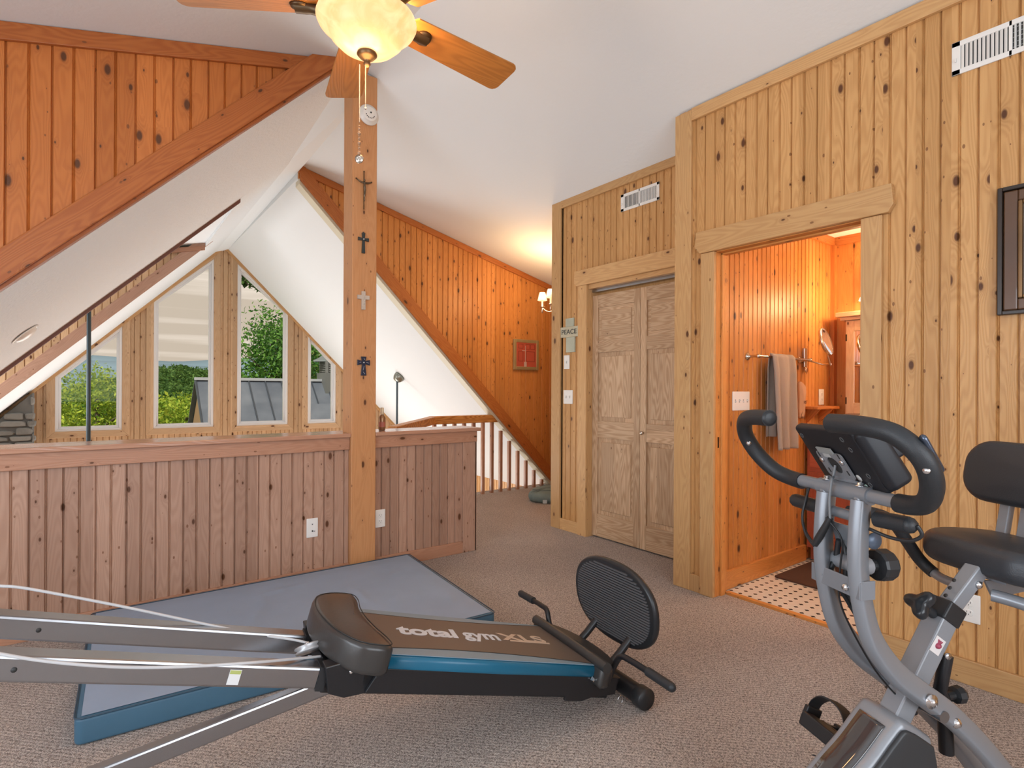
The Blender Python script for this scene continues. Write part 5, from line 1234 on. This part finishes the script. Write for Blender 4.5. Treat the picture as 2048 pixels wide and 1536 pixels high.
MB().lathe([(0, 0), (.011, 0), (.007, .012), (.0, .014)], MW(.845, -.002, -.045), -mc, 4, smooth=False).build('knob', CHROME, gy_)
# side handles
for sg in (-1, 1):
    T = lambda t_: .21+sg*t_
    pth = spl([MW(.95, T(.19), -.05), MW(.93, T(.225), .015), MW(.925, T(.255), .058), MW(.93, T(.31), .062), MW(.935, T(.37), .060), MW(.935, T(.485), .057)], 5)
    o = MB().tube(pth, .0115, 12).build('side_handle', BLACKM, gy_)
    MB().tube([MW(.935, T(.385), .0597), MW(.935, T(.50), .0568)], .0165, 14).sphere(MW(.935, T(.50), .0568), .0165, 12).build('foam_grip', FOAM, o)
# foot plate
pc0 = MW(1.05, .190, .205); pu = MW(1.05, .287, .375)-MW(1.05, .09, .055); pu = np.array([-.05, .0, 1.0])*.36; pun = pu/np.linalg.norm(pu); pun = pun-mc*(pun@mc); pun /= np.linalg.norm(pun); pn = np.cross(mc, pun); pn = pn/np.linalg.norm(pn)
if pn@(CP-pc0) < 0: pn = -pn
el = []
for k in range(48):
    t_ = 2*pi*k/48; e = .85; el.append((math.copysign(abs(cos(t_))**e, cos(t_))*.262, math.copysign(abs(sin(t_))**e, sin(t_))*.176))
fpl = MB().pad(el, pc0, mc, pun, pn, .030, .013, 5, base=-.018).build('foot_plate', plain('plate_rubber', (.020, .021, .023), .35), gy_)
mb = MB()
n = 27
for k in range(n):
    hh = -.150+.300*(k+.5)/n; e = .85; ww = .232*max(0, 1-(abs(hh)/.156)**(2/e))**(e/2)
    if ww > .02: mb.box(pc0+pun*hh+pn*.0135, mc*ww, pun*.0031, pn*.0034)
mb.build('rubber_ribs', plain('rib_rubber', (.10, .10, .105), .4), fpl)
for t_ in (.08, .30):
    b0 = MW(.985, t_+.02, -.07); tp = pc0+mc*(t_-.19)-pun*.10-pn*.02; MB().tube([b0, b0*.5+tp*.5+np.array([.01, 0, 0]), tp], .016, 12).build('plate_upright', BLACKM, gy_)
# rear strut, cross piece and hidden column off to the left
p0 = MW(-.17, .07, -.125); p1 = MW(-.17, .07, -.125)
d_ = ray(240, 1534); tt = ((A0-CP)@mc+.10)/(d_@mc); q1 = CP+d_*tt; q0 = MW(-.10, .10, -.125); dirn = (q1-q0)/np.linalg.norm(q1-q0); q2 = q0+dirn*((q0[2]-.03)/-dirn[2])
MB().bar(q0, q2, .038, .050).build('support_strut', STEEL, gy_, bevel=.006)
MB().box(q2+np.array([0, 0, -.008]), mc*.22, ma*.03, (0, 0, .02)).build('strut_foot', PLASTIC_K, gy_)
cl = MW(-1.72, .2, -.13); MB().bar((cl[0], cl[1], .03), (cl[0], cl[1], cl[2]+.12), .06, .06, (0, 1, 0)).build('tower_column', STEEL, gy_)
MB().box((cl[0], cl[1], .022), mc*.3, np.array([.035, 0, 0]), (0, 0, .022)).build('tower_foot', PLASTIC_K, gy_)
MB().box(MW(-1.70, .19, HR-.09), ma*.03, mc*.19, mm*.025).build('tower_crossbar', STEEL, gy_, bevel=.003)
MB().box(MW(-.13, .19, -.08), ma*.02, mc*.16, mm*.02).build('hinge_crossbar', BLACKM, gy_)
# pulley and cables
pk = MW(-.185, .165, -.055)
MB().lathe([(0, -.010), (.040, -.010), (.042, -.006), (.034, 0), (.042, .006), (.040, .010), (0, .010)], pk, mm*.7-ma*.3+mc*.5, 24).build('pulley', plain('pulley_grey', (.45, .45, .46), .35, .4), gy_)
MB().lathe([(0, 0), (.010, 0), (.008, .008), (0, .010)], pk+(mm*.7-ma*.3+mc*.5)*.012, mm*.7-ma*.3+mc*.5, 6).build('pulley_bolt', CHROME, gy_)
def on_t(px, py, t_):
    d_ = ray(px, py); return CP+d_*(((A0-CP)@mc+t_)/(d_@mc))
c1 = spl([on_t(-60, 1168, .33), on_t(0, 1172, .33), on_t(60, 1178, .33), on_t(240, 1212, .33), on_t(400, 1246, .32), on_t(510, 1268, .30), on_t(590, 1280, .25), on_t(636, 1292, .19)], 8)
MB().tube(c1, .0042, 8).build('cable', CABLE, gy_)
c2 = spl([on_t(-60, 1296, .02), on_t(60, 1318, .02), on_t(170, 1330, .02), on_t(280, 1335, .028), on_t(400, 1332, .032), on_t(520, 1324, .036), on_t(640, 1313, .12)], 8)
MB().tube(c2, .0042, 8).build('cable', CABLE, gy_)

# ================================================================== FOLDING UPRIGHT EXERCISE BIKE
th = radians(12)
ca = -cos(th)*r0-sin(th)*fw; cc = -sin(th)*r0+cos(th)*fw          # front and far-side directions of the bike
P0 = CP+ray(1690, 981)*1200/(1690-784)
def BW(a, c, z):
    p = P0+a*ca+c*cc; return np.array([p[0], p[1], z])
def BK(px, py, c):
    d_ = ray(px, py); return CP+d_*(((P0-CP)@cc+c)/(d_@cc))
bk = thing('exercise_bike', 'grey folding exercise bike with black foam handlebar, seat and backrest', 'exercise bike', (P0[0], P0[1], 0))
UP = np.array([0, 0, 1.])
# front twin tubes: straight down, then sweeping back to the rear foot
for c_ in (.052, -.052):
    pth = [BW(.005, c_, 1.0), BW(.012, c_, .92), BW(.012, c_, .84), BW(.0, c_, .76), BW(-.028, c_, .675), BW(-.088, c_, .598), BW(-.165, c_, .538), BW(-.26, c_, .468), BW(-.38, c_, .35), BW(-.50, c_, .20), BW(-.62, c_, .03)]
    MB().tube(spl(pth, 5), 1.0, 16, sq=(.0155, .026)).build('front_tube', GREYP, bk)
    MB().sphere(BW(.005, c_, 1.0), .017, 10).build('tube_plug', GREYP, bk)
# handlebar: steel crossbar, foam loops
hp_ = [(-.0, 0.0, 1.012), (-.0, .10, 1.012), (.0, .17, 1.012), (.02, .225, 1.03), (.05, .262, 1.075), (.08, .268, 1.125), (.105, .235, 1.165), (.122, .18, 1.178), (.13, .10, 1.180)]
MB().tube([BW(0, -.16, 1.013), BW(0, .16, 1.013)], .0155, 16).build('crossbar', GREYP, bk)
MB().tube([BW(0, -.075, 1.012), BW(0, .075, 1.012)], .0205, 16).build('crossbar_sleeve', GREYP, bk)
for sg, cut in ((1, 0), (-1, 0)):
    pp = spl([BW(a, sg*c_, z) for a, c_, z in hp_[1:]], 8)
    o = MB().tube(pp[5:], .0205, 18).build('foam_grip', FOAM, bk)
    e0 = pp[-1]; dd = pp[-1]-pp[-2]; dd /= np.linalg.norm(dd)
    MB().lathe([(.0195, 0), (.0175, .004), (.012, .006), (0, .0065)], e0, dd, 20).build('end_plug', PLASTIC_K, o)
    w_ = BW(.070, sg*.268, 1.10); nn = (CP-w_)/np.linalg.norm(CP-w_)
    MB().lathe([(0, .0), (.007, 0), (.006, .003), (0, .004)], w_+nn*.0195, nn, 12, sx=1).build('rivet', CHROME, o)
MB().pad(rrect(.085, .022, .010, 4), BW(.082, -.272, 1.125)+rv*.012+UP*.004, (UP*.75+ca*.5)/np.linalg.norm(UP*.75+ca*.5), np.cross(-rv, (UP*.75+ca*.5)/1), rv*.6+UP*.5, .014, .006, 3).build('pulse_sensor', plain('sensor_steel', (.09, .11, .15), .25, .7), bk)
for c_ in (.05, -.05):
    MB().lathe([(0, 0), (.0125, 0), (.0125, .002), (.008, .003), (.0085, .008), (.004, .010), (0, .010)], BW(.004, c_, 1.031), UP, 16).build('dome_bolt', CHROME, bk)
# console, seen from behind
tl = BK(1575, 848, .125); bl_ = BK(1662, 962, .125); tr = BK(1722, 872, -.115); br = BK(1757, 985, -.115)
ctr = (tl+bl_+tr+br)/4; ex = ((tr-tl)+(br-bl_))/2; Lx = np.linalg.norm(ex); ex /= Lx; ey = ((tl-bl_)+(tr-br))/2; ey -= ex*(ey@ex); Ly = np.linalg.norm(ey); ey /= Ly
nn = np.cross(ex, ey); nn = nn if nn@(CP-ctr) > 0 else -nn
cs = MB().pad(rrect(Lx*1.0, Ly, .012, 4), ctr-nn*.024, ex, ey, nn, .024, .008, 4).build('console_shell', plain('console_black', (.010, .011, .015), .5), bk)
MB().pad(rrect(.055, Ly*.94, .014, 4), ctr-nn*.062+ex*(Lx/2-.012), ex, ey, nn, .060, .016, 4).build('console_side', plain('console_black', (.010, .011, .015), .5), cs)
MB().pad(rrect(.030, .05, .008, 4), ctr-nn*.085+ex*(Lx/2-.004)+ey*.005, ex, ey, nn, .04, .006, 3).build('tablet_ledge', plain('console_black', (.010, .011, .015), .5), cs)
for (a, b_) in ((-.42, .34), (.30, .36), (.34, .2), (.36, -.22), (.30, -.38), (-.30, -.36)):
    MB().lathe([(.0, -.0005), (.0065, -.0005), (.0065, .001), (.005, .001), (.004, -.0005)], ctr+ex*Lx*a+ey*Ly*b_, nn, 14).build('screw_boss', plain('boss_grey', (.10, .105, .11), .3), cs)
MB().lathe([(0, 0), (.009, 0), (.009, .0006), (0, .0006)], ctr+ex*Lx*.18-ey*Ly*.30+nn*.0005, nn, 16).build('round_sticker', plain('sticker_white', (.55, .56, .55), .5), cs)
MB().lathe([(0, 0), (.006, 0), (.006, .0006), (0, .0006)], ctr+ex*Lx*.22-ey*Ly*.42+nn*.0005, nn, 16).build('round_sticker', plain('sticker_pale', (.40, .50, .42), .5), cs)
# bracket plate with cable hole
pc1 = ctr-ey*Ly*.12-ex*Lx*.07+nn*.003
ring_ = []; outer = rrect(.108, .072, .010, 4); m_ = len(outer)
inner = [(.024*cos(2*pi*k/m_+radians(7)), .023*sin(2*pi*k/m_+radians(7))) for k in range(m_)]
mb = MB(); vs = []
for zz in (0, .003):
    for poly in (outer, inner): vs += [pc1+ex*p[0]+ey*p[1]+nn*zz for p in poly]
fs = []
for k in range(m_):
    k2 = (k+1) % m_; fs += [(2*m_+k, 2*m_+k2, 3*m_+k2, 3*m_+k), (k, m_+k, m_+k2, k2), (k, k2, 2*m_+k2, 2*m_+k), (m_+k, 3*m_+k, 3*m_+k2, m_+k2)]
brk = mb.add(vs, fs).build('bracket_plate', GREYP_L, bk)
MB().lathe([(0, 0), (.023, 0)], pc1+nn*.0006, nn, 24).build('cable_hole', SLOT, brk)
MB().prism([pc1+ex*a+ey*b_+nn*.002 for a, b_ in ((-.03, .036), (.03, .036), (.026, .050), (-.034, .050))], nn*.004).build('bracket_lip', plain('lip_grey', (.30, .31, .30), .5), brk)
for a, b_ in ((-.042, .012), (.042, .014)): MB().lathe([(0, 0), (.0075, 0), (.006, .004), (0, .005)], pc1+ex*a+ey*b_+nn*.003, nn, 14).build('bolt', CHROME, brk)
for a, b_ in ((-.042, .028), (.042, .030), (-.038, -.018), (.040, -.016)): MB().box(pc1+ex*a+ey*b_+nn*.0034, ex*.0022, ey*.0065, nn*.0004).build('slot', SLOT, brk)
MB().box(pc1+ex*-.008+ey*.028+nn*.0034, ex*.014, ey*.005, nn*.0004).build('paper_label', plain('label_grey', (.45, .46, .45), .6), brk)
b0 = BW(-.005, .0, 1.03); mb = MB().prism([pc1-ey*.034-ex*.034, pc1-ey*.034+ex*.04, b0-cc*.050+UP*.004, b0+cc*.04+UP*.004], nn*.003); mb.build('bracket_neck', GREYP_L, bk)
# cables
MB().tube(spl([pc1+nn*.002, pc1-ey*.02+nn*.02, BW(.03, .008, 1.035), BW(.032, .012, .99), BW(.03, .012, .94)], 8), .0032, 8).build('console_cable', plain('cable_mid', (.20, .21, .22), .5), bk)
MB().tube([BW(.03, .012, .945), BW(.038, .036, .895), BW(.04, .05, .872)], [.007, .009, .008], 12).build('cable_connector', PLASTIC_K, bk)
MB().tube(spl([BW(.01, .11, 1.0), BW(.022, .10, .97), BW(.03, .105, .93), BW(.036, .085, .895), BW(.04, .055, .875)], 8), .003, 8).build('pulse_cable', PLASTIC_K, bk)
MB().tube(spl([BW(.01, .105, 1.0), BW(.026, .10, .965), BW(.034, .10, .925), BW(.04, .08, .89), BW(.042, .05, .868)], 8), .003, 8).build('pulse_cable', PLASTIC_K, bk)
MB().tube(spl([BW(.035, .02, .945), BW(.02, -.012, .90), BW(.018, -.006, .83), BW(.015, .0, .76), BW(-.02, .0, .68), BW(-.10, 0, .56), BW(-.2, 0, .46)], 8), .0022, 6).build('sensor_cable', PLASTIC_K, bk)
# cross members between the tubes
MB().tube([BW(-.005, .12, .955), BW(-.005, -.045, .955)], .013, 12).build('strap_bar', GREYP, bk)
MB().tube([BW(-.005, .17, .955), BW(-.005, .07, .955)], .0175, 14).sphere(BW(-.005, .17, .955), .0175, 10).build('resistance_handle', FOAM, bk)
MB().tube([BW(-.02, -.07, .96), BW(-.03, -.14, .962)], .0185, 14).sphere(BW(-.03, -.14, .962), .0185, 10).build('resistance_handle', FOAM, bk)
MB().tube(spl([BW(-.01, -.06, .935), BW(-.025, -.10, .925), BW(-.035, -.14, .928), BW(-.04, -.162, .945), BW(-.032, -.158, .965)], 6), .004, 8).build('strap_cable', PLASTIC_K, bk)
MB().prism([BW(.0, .045, .93), BW(.0, -.045, .93), BW(-.02, -.045, .87), BW(-.02, .045, .87)], ca*-.004).build('middle_plate', GREYP, bk)
MB().lathe([(0, 0), (.019, 0), (.019, .005), (0, .005)], BW(-.028, -.052, .905), -cc, 20).build('pivot_disc', plain('disc_blue_grey', (.10, .13, .18), .4, .3), bk)
MB().box(BW(.026, .0, .800), cc*.074, ca*.0025, UP*.021).build('cross_bracket', GREYP, bk, bevel=.002)
for c_ in (.074, -.074): MB().box(BW(.008, c_, .800), cc*.002, ca*.019, UP*.021).build('bracket_wing', GREYP, bk, bevel=.001)
MB().lathe([(0, 0), (.0085, 0), (.0085, .0006), (0, .0006)], BW(.029, .045, .803), ca, 14).build('bracket_hole', SLOT, bk)
MB().lathe([(0, 0), (.009, 0), (.009, .002), (.006, .007), (0, .008)], BW(.029, -.035, .796), ca, 16).build('bolt', CHROME, bk)
mb = MB(); prof = []
MB().lathe([(0, 0), (.014, 0), (.014, .018), (.034, .02), (.037, .026), (.037, .052), (.033, .058), (0, .060)], BW(-.030, -.035, .842), -ca, 12, smooth=False).build('tension_knob', PLASTIC_K, bk)
MB().tube([BW(-.01, -.035, .842), BW(-.032, -.035, .842)], .02, 12).tube([BW(-.01, -.04, .838), BW(-.01, .05, .838)], .018, 12).build('tension_tube', GREYP_L, bk)
for (a0, c0, z0, a1, c1, z1) in ((.0, .018, .89, .01, .040, .80), (.0, -.002, .80, -.02, .025, .88), (-.005, .035, .79, -.20, .018, .46), (-.005, .015, .79, -.20, -.004, .46)):
    MB().tube([BW(a0, c0, z0), BW((a0+a1)/2-.008, (c0+c1)/2, (z0+z1)/2), BW(a1, c1, z1)], .0068, 10).build('resistance_band', PLASTIC_K, bk)
# pivot where front tubes cross the seat frame
for c_, px in ((.072, 1798), (-.072, 1862)):
    MB().lathe([(0, 0), (.017, 0), (.017, .003), (.009, .004), (.009, .010), (0, .011)], (BK(1798, 1393, .072) if c_ > 0 else BK(1862, 1403, -.072)), cc*(1 if c_ > 0 else -1), 18).build('pivot_bolt', CHROME, bk)
MB().lathe([(.014, 0), (.022, 0), (.022, .004), (.014, .004)], BW(-.178, .030, .515), ca*.8+UP*.6, 20).build('pivot_washer', STEEL, bk)
MB().lathe([(0, 0), (.012, 0), (.012, .003), (.007, .009), (0, .010)], BK(1912, 1446, -.069), -cc, 16).build('frame_bolt', CHROME, bk)
MB().tube([BW(-.205, -.075, .49), BW(-.205, .075, .49)], .014, 12).build('pivot_axle', STEEL, bk)
# seat mast: outer tube and sliding inner tube
s_top, s_mid, s_low, s_bot = BW(-.412, 0, .822), BW(-.285, 0, .693), BW(-.165, 0, .475), BW(.14, 0, .045)
def slant(p, q, w, h, name, m_, cap=0):
    return MB().tube([p, q], 1.0, 16, sq=(w, h)).build(name, m_, bk)
dm = (s_low-s_top)/np.linalg.norm(s_low-s_top)
def boxtube(p, q, w, h, name, m_):
    d_ = (q-p)/np.linalg.norm(q-p); return MB().box((p+q)/2, (q-p)/2, cc*w, np.cross(d_, cc)*h).build(name, m_, bk, bevel=.004)
it = boxtube(s_top, s_mid, .019, .019, 'seat_post', GREYP_L)
ot = boxtube(s_mid-dm*.02, s_low+(s_bot-s_low)*.3, .025, .025, 'main_frame', GREYP_L)
boxtube(s_mid-dm*.035, s_mid+dm*.012, .029, .029, 'post_sleeve', PLASTIC_K)
sd_ = np.cross(dm, cc); sd_ = sd_ if sd_@ca > 0 else -sd_
for k in range(3): MB().lathe([(0, 0), (.005, 0), (.005, .0006), (0, .0006)], s_mid-dm*(.045+.022*k)+sd_*.0192, sd_, 12).build('adjust_hole', SLOT, it)
kb = s_mid+dm*.012+sd_*.025
o = MB().tube([kb, kb+sd_*.035], .012, 12).build('knob_stem', PLASTIC_K, bk)
mb = MB(); prof_ = []
kc = kb+sd_*.048; A_k = np.cross(sd_, UP); A_k /= np.linalg.norm(A_k); B_k = np.cross(sd_, A_k); kv = []
outk = [((.030+.009*cos(3*2*pi*k/30))*cos(2*pi*k/30), (.030+.009*cos(3*2*pi*k/30))*sin(2*pi*k/30)) for k in range(30)]
MB().pad(outk, kc-sd_*.013, A_k, B_k, sd_, .028, .010, 4, crown=.004).build('adjust_knob', plain('knob_black', (.02, .022, .025), .28), bk)
lb_ = s_mid+dm*.075-cc*.0258
MB().box(lb_, dm*.020, sd_*.016, cc*.0004).build('warning_label', plain('label_white', (.7, .66, .64), .5), bk)
mb = MB().sphere(lb_-cc*.0006, .008, 10, (1, 1, .9))
for k in range(4): mb.tube([lb_-cc*.001, lb_-cc*.001-dm*.014+sd_*(-.007+.0047*k)], .0015, 5)
mb.build('hand_symbol', plain('label_red', (.32, .05, .09), .5), bk)
# seat pad (rounded, nose forward)
sa = -ca; seat_o = BW(-.385, .015, .785)
so_ = [(p[0], p[1]) for p in spl([(*q_, 0) for q_ in [(-.005, -.10), (-.012, 0), (-.005, .10), (.03, .155), (.09, .185), (.17, .19), (.235, .17), (.262, .10), (.268, 0), (.262, -.10), (.235, -.17), (.17, -.19), (.09, -.185), (.03, -.155), (-.005, -.10)]], 4)[:-1]]
sx_ = sa*cos(radians(-4))+UP*sin(radians(-4)); sn = np.cross(cc, sx_); sn = sn if sn[2] > 0 else -sn
SEATV = plain('seat_vinyl', (.034, .037, .043), .42, bump=.25, bs=350)
MB().pad([(p[0], p[1]) for p in so_], seat_o, sx_, cc, sn, .082, .032, 7, crown=.012).build('seat', SEATV, bk)
MB().box(seat_o+sx_*.13-sn*.004, sx_*.09, cc*.06, sn*.006).build('seat_plate', GREYP, bk)
MB().prism([seat_o+sx_*.02-sn*.01-cc*.02, seat_o+sx_*.19-sn*.01-cc*.02, seat_o+sx_*.16-sn*.035-cc*.02, seat_o+sx_*.05-sn*.055-cc*.02], -cc*.006).build('seat_gusset', GREYP, bk)
for k in range(2): MB().lathe([(0, 0), (.010, 0), (.010, .002), (.006, .006), (0, .007)], s_top+dm*(.030+.036*k)-cc*.0195, -cc, 14).build('bolt', CHROME, bk)
# backrest on two bars
bo_ = BW(-.625, .02, 1.02); by_ = UP*cos(radians(12))+sa*sin(radians(12)); bnrm = np.cross(cc, by_); bnrm = bnrm if bnrm@ca > 0 else -bnrm
MB().pad(rrect(.37, .175, .072, 8), bo_-bnrm*.02, cc, by_, bnrm, .055, .022, 6, crown=.010).build('backrest', SEATV, bk)
for c_ in (.105, .0): MB().box(BW(-.60, c_*.5+.035, .90), cc*.013, (by_)*.10, bnrm*.010).build('backrest_bar', GREYP_L if c_ else GREYP, bk, bevel=.002)
# side grips beside the seat
ah = spl([BW(-.40, .03, .745), BW(-.42, .09, .735), BW(-.44, .15, .735), BW(-.43, .19, .765), BW(-.39, .20, .825), BW(-.34, .20, .88), BW(-.27, .20, .905), BW(-.20, .20, .91)], 7)
MB().tube(ah[:16], .0125, 14).build('side_bar', GREYP_L, bk); MB().tube(ah[15:], .0165, 14).build('side_grip', FOAM, bk)
ah = spl([BW(-.40, -.03, .745), BW(-.42, -.07, .742), BW(-.44, -.14, .735), BW(-.43, -.24, .735), BW(-.41, -.30, .75), BW(-.38, -.31, .82)], 7)
MB().tube(ah[:16], .015, 14).build('side_bar', GREYP, bk); MB().tube(ah[15:], .0165, 14).build('side_grip', FOAM, bk)
# rear strut with knob
p0_, p1_ = BK(1893, 1318, .0), BK(1893, 1500, .0)
MB().tube([BK(1893, 1310, 0), BK(1880, 1380, 0), BK(1888, 1400, 0)], .015, 14).build('rear_strut', BLACKM, bk)
MB().tube([BK(1888, 1400, 0), BK(1893, 1505, 0)], .0165, 14).build('rear_strut', BLACKM, bk)
MB().lathe([(0, 0), (.010, 0), (.010, .02), (.020, .024), (.022, .04), (.016, .05), (0, .052)], BK(1893, 1392, 0), -ca, 10, smooth=False).build('lock_knob', PLASTIC_K, bk)
MB().lathe([(0, 0), (.008, 0), (.008, .004), (0, .004)], BK(1895, 1312, -.03), -cc, 12).build('bolt', CHROME, bk)
# flywheel housing and cranks
hc = BW(-.045, 0, .285); hx = (s_bot-s_low)/np.linalg.norm(s_bot-s_low); hn = np.cross(hx, cc); hn = hn if hn[2] > 0 else -hn
hs = [(-.205, -.035), (-.20, .055), (-.165, .072), (-.08, .085), (0, .105), (.09, .115), (.16, .075), (.195, .0), (.16, -.10), (.06, -.15), (-.06, -.13), (-.15, -.09)]
hso = ring([(p[0], p[1]) for p in hs], 3)
MB().pad(hso, hc-cc*.060, hx, hn, cc, .120, .018, 5).build('flywheel_housing', GREYP_L, bk)
MB().pad([(p[0]*.93, p[1]*.93) for p in hso], hc-cc*.060, hx, hn, -cc, .012, .006, 3).build('side_cover', plain('cover_charcoal', (.03, .032, .035), .45), bk)
hb = spl([hc+hx*-.165+hn*.0735, hc+hx*-.08+hn*.0865, hc+hx*0+hn*.1065, hc+hx*.09+hn*.1165], 6)
vs = []; 
for p in hb:
    for c_ in (-.036, -.018, 0, .018, .036): vs.append(p+cc*c_+hn*(.0035-.002*(abs(c_)/.036)**2))
n5 = len(hb); MB().add(vs, [(i*5+k, i*5+k+1, (i+1)*5+k+1, (i+1)*5+k) for i in range(n5-1) for k in range(4)], None, True).build('gloss_inlay', plain('gloss_cover', (.05, .045, .045), .08, coat=1.0), bk, solid=.002)
MB().lathe([(0, 0), (.06, 0), (.062, .006), (.05, .010), (0, .010)], BW(-.03, -.060, .27), -cc, 32).build('crank_disc', PLASTIC_K, bk)
MB().tube([BW(-.03, -.10, .27), BW(-.03, .10, .27)], .012, 12).build('crank_axle', STEEL, bk)
pcn = BW(-.135, .165, .305)
MB().bar(BW(-.03, .085, .27), BW(-.135, .10, .305), .014, .024).build('crank_arm', STEEL, bk)
MB().bar(BW(-.03, -.085, .27), BW(.165, -.095, .205), .014, .024).build('crank_arm', STEEL, bk)
def pedal(c0, tilt, sg):
    ax_ = ca*cos(tilt)+UP*sin(tilt); bx_ = np.cross(ax_, cc); bx_ = bx_ if bx_[2] > 0 else -bx_
    ax_ = ax_*1.25; bx_ = bx_*1.25
    o = MB().tube([c0-cc*.060, c0+cc*.060], .013, 12).build('pedal', PLASTIC_K, bk)
    for s_ in (-1, 1): MB().box(c0+ax_*.045*s_, ax_*.016, cc*.060, bx_*.015).build('tread', PLASTIC_K, o, bevel=.004)
    for c_ in (-1, 0, 1): MB().box(c0+cc*.045*c_, ax_*.040, cc*.005, bx_*.010).build('pedal_rib', PLASTIC_K, o, bevel=.002)
    st_ = spl([c0+cc*.060+ax_*.03, c0+cc*.066+bx_*.035+ax_*.03, c0+cc*.03+bx_*.062+ax_*.035, c0-cc*.03+bx_*.060+ax_*.035, c0-cc*.062+bx_*.03+ax_*.035, c0-cc*.058-bx_*.03+ax_*.03, c0-bx_*.055+ax_*.03], 6)
    mb = MB()
    for i in range(len(st_)-1): a, b_ = st_[i], st_[i+1]; mb.prism([a-ax_*.016, b_-ax_*.016, b_+ax_*.016, a+ax_*.016], bx_*.003)
    mb.build('toe_strap', plain('strap_black', (.02, .02, .022), .6), bk)
    MB().box(c0+cc*.066+bx_*.01+ax_*.03, cc*.008, ax_*.02, bx_*.018).build('strap_buckle', PLASTIC_K, bk, bevel=.003)
pedal(pcn, radians(25), 1); pedal(BW(.165, -.16, .205), radians(-5), -1)
# feet
for a_f, nm in ((-.62, 'rear_foot'), (.20, 'front_foot')):
    o = MB().tube([BW(a_f, -.20, .028), BW(a_f, .20, .028)], .021, 14).build(nm, GREYP, bk)
    for c_ in (-.21, .21): MB().tube([BW(a_f, c_-.02, .028), BW(a_f, c_+.02, .028)], .0275, 14).build('foot_cap', PLASTIC_K, o)
boxtube(s_low+(s_bot-s_low)*.25, BW(.19, 0, .035), .022, .022, 'main_frame', GREYP_L)
